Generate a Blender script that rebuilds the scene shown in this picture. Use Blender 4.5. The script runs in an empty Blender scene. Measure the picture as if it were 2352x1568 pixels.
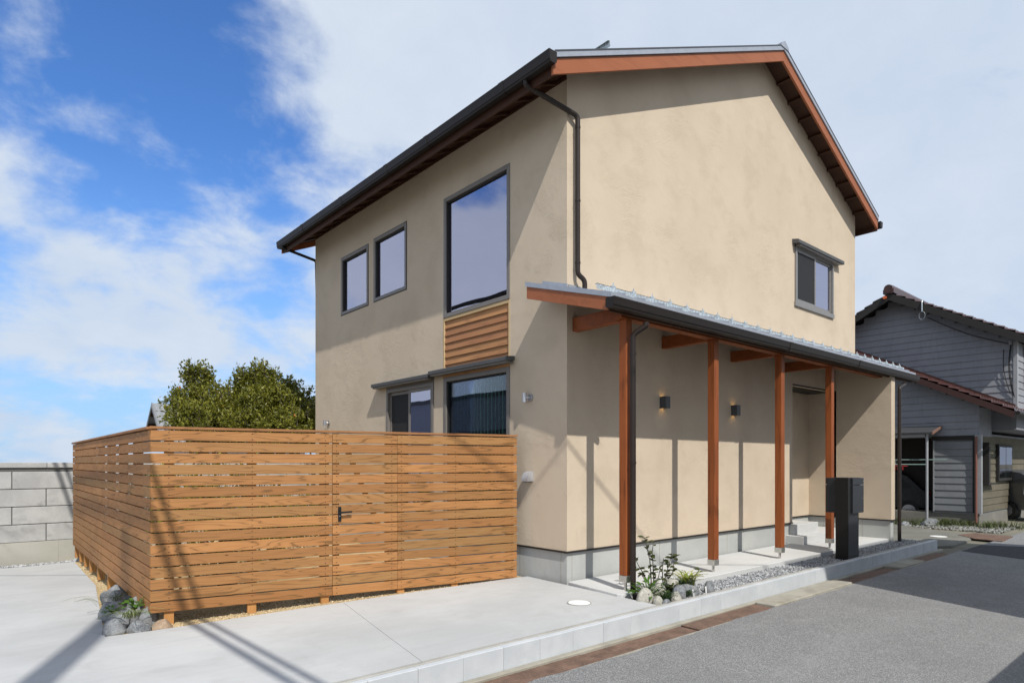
import bpy, bmesh, math, random
import numpy as np
from mathutils import Vector, Matrix, noise as mnoise

random.seed(7)
R = math.radians
scene = bpy.context.scene
COL = scene.collection

# ------------------------------------------------------------------ camera
# world axes: x runs along the gable front of the house, y along its side wall, origin at their shared corner
cam_d = bpy.data.cameras.new("camera")
cam = bpy.data.objects.new("camera", cam_d)
COL.objects.link(cam)
cam.location = (-5.636, -5.516, 1.5)
FW = Vector((0.6517, 0.7585, 0.0))
cam.rotation_euler = FW.to_track_quat('-Z', 'Y').to_euler()
cam_d.sensor_width = 36.0
cam_d.lens = 36.0 * 1456.0 / 2352.0
cam_d.shift_y = (1062.0 - 784.0) / 2352.0
cam_d.clip_start = 0.05
cam_d.clip_end = 3000
scene.camera = cam

# ------------------------------------------------------------------ sun, sky, exposure
SUN_E = R(48.8)
SUN_H = Vector((-0.330, -0.944, 0.0)).normalized()          # horizontal direction towards the sun
to_sun = SUN_H * math.cos(SUN_E) + Vector((0, 0, math.sin(SUN_E)))
sun_d = bpy.data.lights.new("sun", 'SUN')
sun_d.energy = 4.5
sun_d.angle = R(0.53)
sun_d.color = (1.0, 0.955, 0.88)
sun = bpy.data.objects.new("sun", sun_d)
COL.objects.link(sun)
sun.rotation_euler = (-to_sun).to_track_quat('-Z', 'Y').to_euler()
sun.location = (0, 0, 30)

scene.view_settings.view_transform = 'Standard'
scene.view_settings.look = 'None'
scene.view_settings.gamma = 1.0
scene.view_settings.use_curve_mapping = False
scene.view_settings.exposure = 0.0

world = bpy.data.worlds.new("World")
scene.world = world
world.use_nodes = True


def build_world():
    nt = world.node_tree
    N, L = nt.nodes, nt.links
    N.clear()

    def nd(t, **k):
        n = N.new(t)
        for a, b in k.items():
            setattr(n, a, b)
        return n

    def math_(op, a, b=None, c=None, clamp=False):
        n = nd('ShaderNodeMath', operation=op, use_clamp=clamp)
        for i, v in enumerate((a, b, c)):
            if v is None:
                continue
            if isinstance(v, (int, float)):
                n.inputs[i].default_value = v
            else:
                L.new(v, n.inputs[i])
        return n.outputs[0]

    def ramp(v, lo, hi):
        n = nd('ShaderNodeMapRange', interpolation_type='SMOOTHSTEP')
        L.new(v, n.inputs[0])
        n.inputs[1].default_value = lo
        n.inputs[2].default_value = hi
        return n.outputs[0]

    sky = nd('ShaderNodeTexSky', sky_type='NISHITA')
    sky.sun_disc = False
    sky.sun_elevation = SUN_E
    sky.sun_rotation = math.atan2(SUN_H.x, SUN_H.y)
    sky.air_density = 1.0
    sky.dust_density = 0.35
    sky.ozone_density = 2.2
    hs = nd('ShaderNodeHueSaturation')
    hs.inputs['Saturation'].default_value = 1.12
    hs.inputs['Value'].default_value = 1.0
    L.new(sky.outputs[0], hs.inputs['Color'])
    blue = nd('ShaderNodeMix', data_type='RGBA', blend_type='MULTIPLY')
    blue.inputs[0].default_value = 1.0
    L.new(hs.outputs[0], blue.inputs[6])
    blue.inputs[7].default_value = (0.80, 1.08, 1.46, 1)

    tc = nd('ShaderNodeTexCoord')
    sep = nd('ShaderNodeSeparateXYZ')
    L.new(tc.outputs['Generated'], sep.inputs[0])
    x, y, z = sep.outputs
    # a cloud layer seen from below: direction divided by its height
    zz = math_('MAXIMUM', z, 0.0)
    den = math_('ADD', zz, 0.40)
    px = math_('DIVIDE', x, den)
    py = math_('DIVIDE', y, den)
    cmb = nd('ShaderNodeCombineXYZ')
    L.new(px, cmb.inputs[0])
    L.new(py, cmb.inputs[1])

    def noise(scale, detail, rough, off, dist=0.0):
        mp = nd('ShaderNodeMapping')
        mp.inputs['Location'].default_value = off
        L.new(cmb.outputs[0], mp.inputs[0])
        n = nd('ShaderNodeTexNoise')
        n.inputs['Scale'].default_value = scale
        n.inputs['Detail'].default_value = detail
        n.inputs['Roughness'].default_value = rough
        n.inputs['Distortion'].default_value = dist
        L.new(mp.outputs[0], n.inputs['Vector'])
        return n.outputs[0]

    n1 = noise(3.1, 8, 0.57, (3.1, 1.7, 0.3), 0.1)
    n2 = noise(7.5, 7, 0.58, (0.6, 4.4, 0.9), 0.3)
    n3 = noise(0.8, 4, 0.5, (7.0, 2.0, 0.0))
    # the cloud bank lies towards +x -y, the open sky towards -x +y
    side = math_('ADD', math_('MULTIPLY', x, 0.7585), math_('MULTIPLY', y, -0.6517))
    fwd = math_('ADD', math_('MULTIPLY', x, 0.6517), math_('MULTIPLY', y, 0.7585))
    az = math_('ARCTAN2', side, fwd)
    slant = math_('ADD', az, math_('MULTIPLY', z, 0.62))
    bank = ramp(slant, -0.19, 0.06)
    bank = math_('MAXIMUM', bank, math_('MULTIPLY', ramp(az, -1.0, -1.5), 0.92))
    low = math_('MULTIPLY', ramp(z, 0.44, 0.26), 0.28)
    d = math_('ADD', math_('MULTIPLY', n1, 1.25), math_('MULTIPLY', n2, 0.50))
    d = math_('ADD', d, math_('MULTIPLY', bank, 0.46))
    d = math_('ADD', d, low)
    cov = ramp(d, 0.93, 1.28)
    # cloud colour: bright where thin, greyer-blue where thick
    cr = nd('ShaderNodeValToRGB')
    e = cr.color_ramp.elements
    e[0].position, e[0].color = 0.36, (0.58, 0.68, 0.83, 1)
    e[1].position, e[1].color = 0.64, (0.74, 0.81, 0.90, 1)
    mixn = math_('ADD', math_('MULTIPLY', n3, 0.7), math_('MULTIPLY', n2, 0.3))
    L.new(mixn, cr.inputs[0])
    sc = nd('ShaderNodeVectorMath', operation='SCALE')
    L.new(cr.outputs[0], sc.inputs[0])
    sc.inputs[3].default_value = 1.0 / SKY
    mix = nd('ShaderNodeMix', data_type='RGBA')
    L.new(math_('MULTIPLY', cov, 0.95), mix.inputs[0])
    # pale air towards the horizon
    air = nd('ShaderNodeMix', data_type='RGBA')
    L.new(math_('MULTIPLY', ramp(z, 0.42, -0.02), 0.85), air.inputs[0])
    L.new(blue.outputs[2], air.inputs[6])
    air.inputs[7].default_value = (0.36 / SKY, 0.58 / SKY, 0.90 / SKY, 1)
    L.new(air.outputs[2], mix.inputs[6])
    L.new(sc.outputs[0], mix.inputs[7])
    bg = nd('ShaderNodeBackground')
    bg.inputs[1].default_value = SKY
    L.new(mix.outputs[2], bg.inputs[0])
    out = nd('ShaderNodeOutputWorld')
    L.new(bg.outputs[0], out.inputs[0])


SKY = 0.125
build_world()


# ================================================================== mesh helpers
class MB:
    def __init__(self):
        self.v = []
        self.f = []

    def add(self, verts, faces):
        o = len(self.v)
        self.v += [tuple(p) for p in verts]
        self.f += [tuple(i + o for i in f) for f in faces]
        return self

    def box(self, x0, x1, y0, y1, z0, z1):
        v = [(x0, y0, z0), (x1, y0, z0), (x1, y1, z0), (x0, y1, z0), (x0, y0, z1), (x1, y0, z1), (x1, y1, z1), (x0, y1, z1)]
        return self.add(v, [(0, 3, 2, 1), (4, 5, 6, 7), (0, 1, 5, 4), (1, 2, 6, 5), (2, 3, 7, 6), (3, 0, 4, 7)])

    def hexa(self, v):
        return self.add(v, [(0, 3, 2, 1), (4, 5, 6, 7), (0, 1, 5, 4), (1, 2, 6, 5), (2, 3, 7, 6), (3, 0, 4, 7)])

    def prism(self, poly, axis, a0, a1):
        """poly in the two other axes (cyclic order), extruded along axis"""
        def P(p, a):
            if axis == 'x':
                return (a, p[0], p[1])
            if axis == 'y':
                return (p[0], a, p[1])
            return (p[0], p[1], a)
        n = len(poly)
        v = [P(p, a0) for p in poly] + [P(p, a1) for p in poly]
        f = [tuple(range(n)), tuple(range(2 * n - 1, n - 1, -1))]
        for i in range(n):
            j = (i + 1) % n
            f.append((i, i + n, j + n, j))
        return self.add(v, f)

    def tube(self, pts, r, n=10, caps=True):
        pts = [Vector(p) for p in pts]
        rr = r if isinstance(r, (list, tuple)) else [r] * len(pts)
        v, f = [], []
        up = None
        for i, p in enumerate(pts):
            if i == 0:
                t = (pts[1] - p).normalized()
            elif i == len(pts) - 1:
                t = (p - pts[i - 1]).normalized()
            else:
                t = ((p - pts[i - 1]).normalized() + (pts[i + 1] - p).normalized()).normalized()
            if up is None:
                a = Vector((0, 0, 1)) if abs(t.z) < 0.9 else Vector((1, 0, 0))
                up = (a - t * a.dot(t)).normalized()
            else:
                up = (up - t * up.dot(t)).normalized()
            b = t.cross(up)
            for k in range(n):
                an = 2 * math.pi * k / n
                v.append(p + (up * math.cos(an) + b * math.sin(an)) * rr[i])
        for i in range(len(pts) - 1):
            for k in range(n):
                k2 = (k + 1) % n
                f.append((i * n + k, i * n + k2, (i + 1) * n + k2, (i + 1) * n + k))
        if caps:
            f.append(tuple(range(n - 1, -1, -1)))
            m = (len(pts) - 1) * n
            f.append(tuple(range(m, m + n)))
        return self.add(v, f)

    def disc(self, c, r, z0, z1, n=24):
        return self.prism([(c[0] + r * math.cos(2 * math.pi * k / n), c[1] + r * math.sin(2 * math.pi * k / n)) for k in range(n)], 'z', z0, z1)

    def mesh(self, name, bevel=0.0, smooth=False):
        me = bpy.data.meshes.new(name)
        me.from_pydata(self.v, [], self.f)
        bm = bmesh.new()
        bm.from_mesh(me)
        bmesh.ops.recalc_face_normals(bm, faces=bm.faces)
        if bevel:
            bmesh.ops.bevel(bm, geom=[e for e in bm.edges if len(e.link_faces) == 2 and e.calc_face_angle(0) > 0.5],
                            offset=bevel, segments=1, profile=0.5, affect='EDGES', clamp_overlap=True)
        bm.to_mesh(me)
        bm.free()
        if smooth:
            me.polygons.foreach_set('use_smooth', [True] * len(me.polygons))
            try:
                me.set_sharp_from_angle(angle=R(40))
            except Exception:
                pass
        return me

    def build(self, name, mat, parent=None, bevel=0.0, smooth=False, loc=None, rz=0.0):
        o = bpy.data.objects.new(name, self.mesh(name, bevel, smooth))
        COL.objects.link(o)
        if mat:
            o.data.materials.append(mat)
        if parent:
            o.parent = parent
        if loc:
            o.location = loc
        if rz:
            o.rotation_euler.z = rz
        return o


def tag(o, label, cat, group=None, kind=None):
    o['label'] = label
    o['category'] = cat
    if group:
        o['group'] = group
    if kind:
        o['kind'] = kind
    return o


def thing(name, label, cat, loc=(0, 0, 0), rz=0.0, group=None, kind=None):
    o = bpy.data.objects.new(name, None)
    o.empty_display_size = 0.2
    COL.objects.link(o)
    o.location = loc
    o.rotation_euler.z = rz
    return tag(o, label, cat, group, kind)


def inst(name, me, parent, loc, rz=0.0, rot=None, scale=None):
    """one more object on shared mesh data"""
    o = bpy.data.objects.new(name, me)
    COL.objects.link(o)
    o.parent = parent
    o.location = loc
    o.rotation_euler = rot if rot else (0, 0, rz)
    if scale:
        o.scale = scale
    return o


def with_mat(me, mat):
    me.materials.append(mat)
    return me


# ================================================================== materials
class Mat:
    def __init__(self, name):
        self.m = bpy.data.materials.new(name)
        self.m.use_nodes = True
        self.nt = self.m.node_tree
        self.N, self.L = self.nt.nodes, self.nt.links
        self.b = self.N['Principled BSDF']
        self._tc = None

    def nd(self, t, **k):
        n = self.N.new(t)
        for a, b in k.items():
            setattr(n, a, b)
        return n

    def put(self, v, s):
        if isinstance(v, (int, float)):
            s.default_value = v
        elif isinstance(v, tuple):
            s.default_value = v if len(v) == len(s.default_value) else v + (1,)
        else:
            self.L.new(v, s)

    def tc(self, kind='Object', scale=(1, 1, 1), rnd=0.0, loc=(0, 0, 0), rot=(0, 0, 0)):
        t = self.nd('ShaderNodeTexCoord').outputs[kind] if kind != 'World' else self.nd('ShaderNodeNewGeometry').outputs['Position']
        if rnd:
            oi = self.nd('ShaderNodeObjectInfo')
            s = self.nd('ShaderNodeVectorMath', operation='SCALE')
            c = self.nd('ShaderNodeCombineXYZ')
            self.L.new(oi.outputs['Random'], c.inputs[0])
            self.L.new(oi.outputs['Random'], c.inputs[1])
            self.L.new(oi.outputs['Random'], c.inputs[2])
            self.L.new(c.outputs[0], s.inputs[0])
            s.inputs[3].default_value = rnd
            a = self.nd('ShaderNodeVectorMath', operation='ADD')
            self.L.new(t, a.inputs[0])
            self.L.new(s.outputs[0], a.inputs[1])
            t = a.outputs[0]
        mp = self.nd('ShaderNodeMapping')
        mp.inputs['Scale'].default_value = scale
        mp.inputs['Location'].default_value = loc
        mp.inputs['Rotation'].default_value = rot
        self.L.new(t, mp.inputs[0])
        return mp.outputs[0]

    def noise(self, vec, scale=5, detail=4, rough=0.55, dist=0.0):
        n = self.nd('ShaderNodeTexNoise')
        n.inputs['Scale'].default_value = scale
        n.inputs['Detail'].default_value = detail
        n.inputs['Roughness'].default_value = rough
        n.inputs['Distortion'].default_value = dist
        self.L.new(vec, n.inputs['Vector'])
        return n.outputs[0]

    def vor(self, vec, scale=5, feature='F1', out='Distance', rnd=1.0):
        n = self.nd('ShaderNodeTexVoronoi', feature=feature)
        n.inputs['Scale'].default_value = scale
        n.inputs['Randomness'].default_value = rnd
        self.L.new(vec, n.inputs['Vector'])
        return n.outputs[out]

    def math(self, op, a, b=0.0, clamp=False):
        n = self.nd('ShaderNodeMath', operation=op, use_clamp=clamp)
        self.put(a, n.inputs[0])
        self.put(b, n.inputs[1])
        return n.outputs[0]

    def rng(self, v, lo, hi, a=0.0, b=1.0):
        n = self.nd('ShaderNodeMapRange', interpolation_type='SMOOTHSTEP')
        self.L.new(v, n.inputs[0])
        for i, q in enumerate((lo, hi, a, b)):
            n.inputs[i + 1].default_value = q
        return n.outputs[0]

    def mix(self, fac, a, b, blend='MIX'):
        n = self.nd('ShaderNodeMix', data_type='RGBA', blend_type=blend)
        self.put(fac, n.inputs[0])
        self.put(a, n.inputs[6])
        self.put(b, n.inputs[7])
        return n.outputs[2]

    def rand(self):
        return self.nd('ShaderNodeObjectInfo').outputs['Random']

    def ramp(self, v, stops):
        n = self.nd('ShaderNodeValToRGB')
        el = n.color_ramp.elements
        while len(el) < len(stops):
            el.new(0.5)
        for e, (p, c) in zip(el, stops):
            e.position = p
            e.color = c + (1,)
        self.L.new(v, n.inputs[0])
        return n.outputs[0]

    def bump(self, h, strength=0.3, dist=0.01, prev=None):
        n = self.nd('ShaderNodeBump')
        n.inputs['Strength'].default_value = strength
        n.inputs['Distance'].default_value = dist
        self.L.new(h, n.inputs['Height'])
        if prev is not None:
            self.L.new(prev, n.inputs['Normal'])
        return n.outputs[0]

    def done(self, color=None, rough=0.7, normal=None, metal=0.0, spec=None):
        if color is not None:
            self.put(color, self.b.inputs['Base Color'])
        self.put(rough, self.b.inputs['Roughness'])
        self.put(metal, self.b.inputs['Metallic'])
        if spec is not None:
            self.put(spec, self.b.inputs['Specular IOR Level'])
        if normal is not None:
            self.L.new(normal, self.b.inputs['Normal'])
        return self.m


def plain(name, c, rough=0.6, metal=0.0, spec=None, vary=0.06, scale=12):
    M = Mat(name)
    v = M.tc('Object', rnd=9)
    n = M.noise(v, scale, 5, 0.6)
    col = M.mix(M.rng(n, 0.3, 0.7), tuple(k * (1 - vary) for k in c), tuple(min(1, k * (1 + vary)) for k in c))
    r = M.math('ADD', M.math('MULTIPLY', n, 0.15), rough - 0.07)
    return M.done(col, r, metal=metal, spec=spec)


def m_plaster():
    M = Mat('plaster')
    v = M.tc('World')
    big = M.noise(v, 0.7, 5, 0.6)
    mid = M.noise(v, 3.5, 6, 0.62, 0.4)
    col = M.mix(M.rng(big, 0.3, 0.7), (0.528, 0.440, 0.337), (0.578, 0.484, 0.375))
    col = M.mix(M.math('MULTIPLY', M.rng(mid, 0.55, 0.8), 0.12), col, (0.47, 0.38, 0.27))
    # flat trowel sweeps: stretched noise whose steps stand proud
    sv = M.tc('World', scale=(1.0, 1.0, 2.3))
    sw = M.noise(sv, 2.1, 6, 0.68, 1.4)
    ridge = M.rng(M.math('ABSOLUTE', M.math('SUBTRACT', sw, 0.5)), 0.0, 0.05, 1.0, 0.0)
    patch = M.rng(M.noise(v, 1.1, 2, 0.5), 0.48, 0.66)
    ridge = M.math('MULTIPLY', ridge, patch)
    gr = M.noise(v, 55, 4, 0.7)
    fine = M.noise(v, 150, 2, 0.6)
    gpatch = M.rng(M.noise(v, 1.9, 3, 0.55), 0.45, 0.65)
    h = M.math('ADD', M.math('MULTIPLY', mid, 0.09), M.math('MULTIPLY', ridge, 0.09))
    h = M.math('ADD', h, M.math('MULTIPLY', M.math('MULTIPLY', gr, gpatch), 0.42))
    h = M.math('ADD', h, M.math('MULTIPLY', fine, 0.05))
    col = M.mix(M.math('MULTIPLY', M.math('MULTIPLY', gr, gpatch), 0.22), col, (0.36, 0.29, 0.20))
    return M.done(col, 0.93, M.bump(h, 0.85, 0.017), spec=0.15)


def m_concrete(name, a, b, bscale=0.35, stain=0.25, bump=0.25, dirt=(0.30, 0.28, 0.25), kind='World'):
    M = Mat(name)
    v = M.tc(kind, rnd=0.0 if kind == 'World' else 17)
    big = M.noise(v, bscale, 6, 0.62, 0.3)
    mid = M.noise(v, 2.6, 6, 0.6, 0.6)
    sm = M.noise(v, 38, 4, 0.6)
    tiny = M.noise(v, 190, 2, 0.5)
    col = M.mix(M.rng(big, 0.32, 0.68), a, b)
    col = M.mix(M.math('MULTIPLY', M.rng(mid, 0.52, 0.78), stain), col, dirt)
    if kind == 'World':
        br = M.noise(M.tc('World', scale=(0.35, 6.0, 1.0), rot=(0, 0, R(9))), 2.0, 5, 0.65)
        col = M.mix(M.rng(br, 0.45, 0.75, 0.0, 0.22), col, dirt)
        bl = M.noise(v, 1.1, 3, 0.5, 0.8)
        col = M.mix(M.rng(M.math('ABSOLUTE', M.math('SUBTRACT', bl, 0.5)), 0.0, 0.012, 0.10, 0.0), col, dirt)
    col = M.mix(M.math('MULTIPLY', M.rng(tiny, 0.35, 0.75), 0.16), col, tuple(k * 0.62 for k in a))
    h = M.math('ADD', M.math('MULTIPLY', sm, 0.6), M.math('MULTIPLY', tiny, 0.4))
    return M.done(col, 0.88, M.bump(h, bump, 0.006), spec=0.25)


def m_asphalt(name, dark, light):
    M = Mat(name)
    v = M.tc('World')
    cells = M.vor(v, 135, out='Color')
    sp = M.nd('ShaderNodeSeparateColor')
    M.L.new(cells, sp.inputs[0])
    dist = M.vor(v, 135)
    tone = M.rng(sp.outputs[0], 0.25, 1.0)
    big = M.noise(v, 0.5, 6, 0.65, 0.5)
    mid = M.noise(v, 4, 5, 0.6)
    col = M.mix(tone, dark, light)
    col = M.mix(M.rng(dist, 0.35, 0.62, 0.0, 0.55), col, tuple(k * 0.45 for k in dark))
    col = M.mix(M.rng(big, 0.36, 0.66, 0.0, 0.32), col, tuple(k * 0.72 for k in dark))
    col = M.mix(M.rng(mid, 0.5, 0.8, 0.0, 0.16), col, tuple(k * 1.1 for k in light))
    wy = M.noise(M.tc('World', scale=(0.05, 1.1, 1.0)), 1.0, 3, 0.5)
    col = M.mix(M.rng(wy, 0.40, 0.64, 0.0, 0.16), col, tuple(k * 0.8 for k in light))
    h = M.math('ADD', M.math('SUBTRACT', 1.0, dist), M.math('MULTIPLY', sp.outputs[1], 0.5))
    return M.done(col, 0.85, M.bump(h, 0.55, 0.004), spec=0.3)


def m_wood(name, base, dark, line, lines=40, rnd=23, along='x', rough=0.62, linefac=0.75, vary=0.35, tint=None, knots=True):
    """flat-sawn board: contour lines of a stretched noise give the cathedral grain"""
    M = Mat(name)
    st = {'x': (0.42, 3.0, 5.5), 'y': (3.0, 0.42, 5.5), 'z': (5.0, 5.0, 0.4)}[along]
    v = M.tc('Object', scale=st, rnd=rnd)
    n = M.noise(v, 1.5, 2.0, 0.42, 0.10)
    s = M.math('SINE', M.math('MULTIPLY', n, lines))
    ln = M.rng(s, 0.70, 1.0)
    soft = M.rng(s, -1.0, 1.0)
    st2 = tuple(k * 5 for k in st)
    fib = M.noise(M.tc('Object', scale=st2, rnd=rnd), 3.0, 5, 0.65)
    zone = M.noise(M.tc('Object', scale=(1, 1, 1.4), rnd=rnd * 1.7), 1.4, 3, 0.5)
    r = M.rand()
    col = M.mix(M.rng(r, 0.0, 1.0, 0.0, vary * 1.6), base, tuple(k * 0.70 for k in base))
    if tint:
        r2 = M.math('FRACT', M.math('MULTIPLY', r, 7.31))
        col = M.mix(M.rng(r2, 0.35, 1.0, 0.0, 0.75), col, tint)
    col = M.mix(M.rng(zone, 0.42, 0.7, 0.0, 0.42), col, dark)
    col = M.mix(M.math('MULTIPLY', soft, 0.22), col, dark)
    lf = M.math('MULTIPLY', ln, M.rng(zone, 0.3, 0.62, 0.35, 1.0))
    col = M.mix(M.math('MULTIPLY', lf, linefac), col, line)
    col = M.mix(M.rng(fib, 0.45, 0.75, 0.0, 0.30), col, dark)
    if knots:
        kv = M.tc('Object', scale={'x': (1.6, 2.0, 4.2), 'y': (2.0, 1.6, 4.2), 'z': (4, 4, 1.2)}[along], rnd=rnd * 2.3)
        kd = M.vor(kv, 0.9)
        col = M.mix(M.rng(kd, 0.022, 0.045, 0.9, 0.0), col, tuple(k * 0.22 for k in dark))
    h = M.math('ADD', M.math('MULTIPLY', s, 0.25), M.math('MULTIPLY', fib, 0.8))
    return M.done(col, rough, M.bump(h, 0.22, 0.003), spec=0.3)


def m_glass(name, refl=0.42, tintc=(0.86, 0.88, 1.0), blend=0.45):
    M = Mat(name)
    lw = M.nd('ShaderNodeLayerWeight')
    lw.inputs[0].default_value = blend
    fac = M.math('ADD', M.math('MULTIPLY', lw.outputs['Fresnel'], 0.8), refl, clamp=True)
    w = M.noise(M.tc('Object', rnd=5), 0.9, 2, 0.4)
    bp = M.bump(w, 0.05, 0.06)
    gl = M.nd('ShaderNodeBsdfGlossy')
    gl.inputs['Roughness'].default_value = 0.012
    gl.inputs['Color'].default_value = tintc + (1,)
    M.L.new(bp, gl.inputs['Normal'])
    tr = M.nd('ShaderNodeBsdfTransparent')
    tr.inputs['Color'].default_value = (0.70, 0.80, 0.76, 1)
    mx = M.nd('ShaderNodeMixShader')
    M.L.new(fac, mx.inputs[0])
    M.L.new(tr.outputs[0], mx.inputs[1])
    M.L.new(gl.outputs[0], mx.inputs[2])
    M.L.new(mx.outputs[0], M.N['Material Output'].inputs[0])
    return M.m


def m_emit(name, c, s):
    M = Mat(name)
    M.b.inputs['Emission Color'].default_value = c + (1,)
    M.b.inputs['Emission Strength'].default_value = s
    return M.done(c, 0.5)


def m_leaf(name, a, b, c, rough=0.42, var=1.0):
    M = Mat(name)
    g = M.nd('ShaderNodeNewGeometry')
    rp = g.outputs['Random Per Island']
    col = M.ramp(rp, [(0.0, a), (0.55, b), (1.0, c)])
    n = M.noise(M.tc('World'), 1.2, 3, 0.5)
    col = M.mix(M.rng(n, 0.4, 0.7, 0.0, 0.5 * var), col, a)
    M.done(col, rough, spec=0.4)
    tl = M.nd('ShaderNodeBsdfTranslucent')
    M.put(M.mix(0.5, col, c), tl.inputs['Color'])
    mx = M.nd('ShaderNodeMixShader')
    mx.inputs[0].default_value = 0.28
    M.L.new(M.b.outputs[0], mx.inputs[1])
    M.L.new(tl.outputs[0], mx.inputs[2])
    M.L.new(mx.outputs[0], M.N['Material Output'].inputs[0])
    return M.m


def m_stone(name, a, b, speck, veins=0.5):
    M = Mat(name)
    v = M.tc('Object', rnd=31)
    n = M.noise(v, 5, 7, 0.65, 0.8)
    s = M.noise(v, 60, 3, 0.7)
    vv = M.noise(v, 9, 4, 0.6, 2.5)
    col = M.mix(M.rng(n, 0.3, 0.7), a, b)
    col = M.mix(M.math('MULTIPLY', M.rng(M.math('ABSOLUTE', M.math('SUBTRACT', vv, 0.5)), 0.0, 0.03, 1.0, 0.0), veins), col, tuple(min(1, k * 1.7) for k in b))
    col = M.mix(M.rng(s, 0.52, 0.7, 0.0, 0.65), col, speck)
    h = M.math('ADD', n, M.math('MULTIPLY', s, 0.3))
    return M.done(col, 0.85, M.bump(h, 0.6, 0.02), spec=0.25)


def m_pebbles(name, stops):
    M = Mat(name)
    g = M.nd('ShaderNodeNewGeometry')
    col = M.ramp(g.outputs['Random Per Island'], stops)
    n = M.noise(M.tc('World'), 90, 3, 0.6)
    col = M.mix(M.rng(n, 0.4, 0.7, 0.0, 0.3), col, tuple(k * 0.6 for k in stops[0][1]))
    return M.done(col, 0.85, spec=0.25)


PLASTER = m_plaster()
CONC = m_concrete('driveway_concrete', (0.41, 0.418, 0.418), (0.50, 0.508, 0.508), 0.55, 0.42, 0.22, (0.36, 0.36, 0.35))
CONC_PORCH = m_concrete('porch_concrete', (0.48, 0.485, 0.48), (0.555, 0.56, 0.555), 0.8, 0.25, 0.14, (0.42, 0.41, 0.39))
CONC_BASE = m_concrete('foundation_concrete', (0.38, 0.39, 0.38), (0.455, 0.465, 0.45), 1.3, 0.25, 0.2, (0.33, 0.33, 0.31))
CONC_KERB = m_concrete('kerb_concrete', (0.45, 0.475, 0.50), (0.52, 0.54, 0.56), 3.0, 0.25, 0.15, (0.40, 0.40, 0.40), 'Object')
CONC_TOP = m_concrete('kerb_top_mortar', (0.30, 0.29, 0.265), (0.38, 0.37, 0.345), 3.0, 0.35, 0.3, (0.28, 0.26, 0.22))
CONC_OLD = m_concrete('old_concrete', (0.26, 0.245, 0.205), (0.37, 0.35, 0.295), 2.2, 0.7, 0.7, (0.22, 0.19, 0.13))
BLOCK = m_concrete('weathered_block', (0.34, 0.34, 0.335), (0.44, 0.44, 0.43), 2.4, 0.75, 0.7, (0.17, 0.17, 0.165), 'Object')
BLOCK_BASE = m_concrete('block_wall_base', (0.36, 0.355, 0.31), (0.42, 0.41, 0.365), 0.9, 0.5, 0.2, (0.24, 0.23, 0.17))
BLOCK_DARK = plain('dark_mortar', (0.10, 0.10, 0.095), 0.95)
ASPHALT = m_asphalt('asphalt', (0.18, 0.18, 0.18), (0.40, 0.40, 0.395))
ASPHALT_NEW = m_asphalt('patched_asphalt', (0.045, 0.045, 0.047), (0.10, 0.10, 0.10))
STAIN = m_wood('stained_timber', (0.29, 0.080, 0.020), (0.19, 0.050, 0.013), (0.10, 0.028, 0.009), 34, 11, 'z', 0.55, 0.6, 0.3, knots=False)
STAIN_X = m_wood('stained_timber_beam', (0.26, 0.072, 0.019), (0.18, 0.048, 0.013), (0.12, 0.034, 0.010), 26, 11, 'x', 0.5, 0.45, 0.12, knots=False)
STAIN_FASCIA = m_wood('stained_fascia', (0.33, 0.112, 0.048), (0.27, 0.088, 0.036), (0.21, 0.065, 0.026), 22, 11, 'x', 0.55, 0.3, 0.1, knots=False)
SOFFIT = m_wood('stained_soffit_shade_toned', (0.062, 0.025, 0.013), (0.046, 0.018, 0.009), (0.032, 0.012, 0.006), 24, 11, 'y', 0.6, 0.4, 0.1, knots=False)  # stain taken darker so the shade under the eaves is in the colour
FENCE_W = m_wood('fence_cedar', (0.43, 0.205, 0.074), (0.29, 0.116, 0.036), (0.10, 0.060, 0.021), 92, 29, 'x', 0.62, 0.68, 0.62, tint=(0.28, 0.165, 0.064))
FENCE_END = plain('fence_end_grain', (0.34, 0.29, 0.13), 0.8)
FENCE_POST = m_wood('fence_post_cedar', (0.50, 0.25, 0.085), (0.36, 0.16, 0.05), (0.18, 0.11, 0.04), 40, 29, 'z', 0.65, 0.7, 0.3)
CAP_W = m_wood('fence_cap_cedar', (0.33, 0.155, 0.062), (0.24, 0.105, 0.04), (0.13, 0.06, 0.025), 40, 29, 'x', 0.6, 0.6, 0.25)
CLAD = m_wood('cladding_cedar', (0.42, 0.20, 0.09), (0.31, 0.135, 0.062), (0.20, 0.09, 0.045), 30, 37, 'y', 0.65, 0.4, 0.5, tint=(0.52, 0.275, 0.11), knots=False)
CLAD_TRIM = m_wood('pale_trim_wood', (0.55, 0.40, 0.22), (0.47, 0.32, 0.16), (0.38, 0.25, 0.12), 20, 37, 'y', 0.6, 0.3, 0.1, knots=False)
GUTTER = plain('gutter_brown', (0.020, 0.016, 0.0145), 0.48, spec=0.22)
PIPE = plain('downpipe_brown', (0.026, 0.019, 0.016), 0.40, spec=0.28)
STEELW = plain('roof_edge_steel', (0.36, 0.385, 0.435), 0.42, metal=0.35)
ROOFM = plain('roof_steel', (0.07, 0.072, 0.08), 0.5, metal=0.3)
GALV = plain('galvanised_steel', (0.50, 0.56, 0.60), 0.5, metal=0.5, vary=0.35, scale=40)
STAINLESS = plain('stainless_steel', (0.55, 0.54, 0.50), 0.30, metal=0.85)
FRAME = plain('window_frame_bronze', (0.175, 0.157, 0.142), 0.42, spec=0.5)
FRAME_G = plain('window_frame_grey', (0.235, 0.225, 0.215), 0.4, metal=0.3)
HOOD = plain('hood_grey', (0.085, 0.085, 0.087), 0.55, spec=0.25)
GASKET = plain('black_gasket', (0.012, 0.012, 0.013), 0.6)
GLASS = m_glass('window_glass', 0.44, (0.80, 0.79, 0.95))
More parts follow.
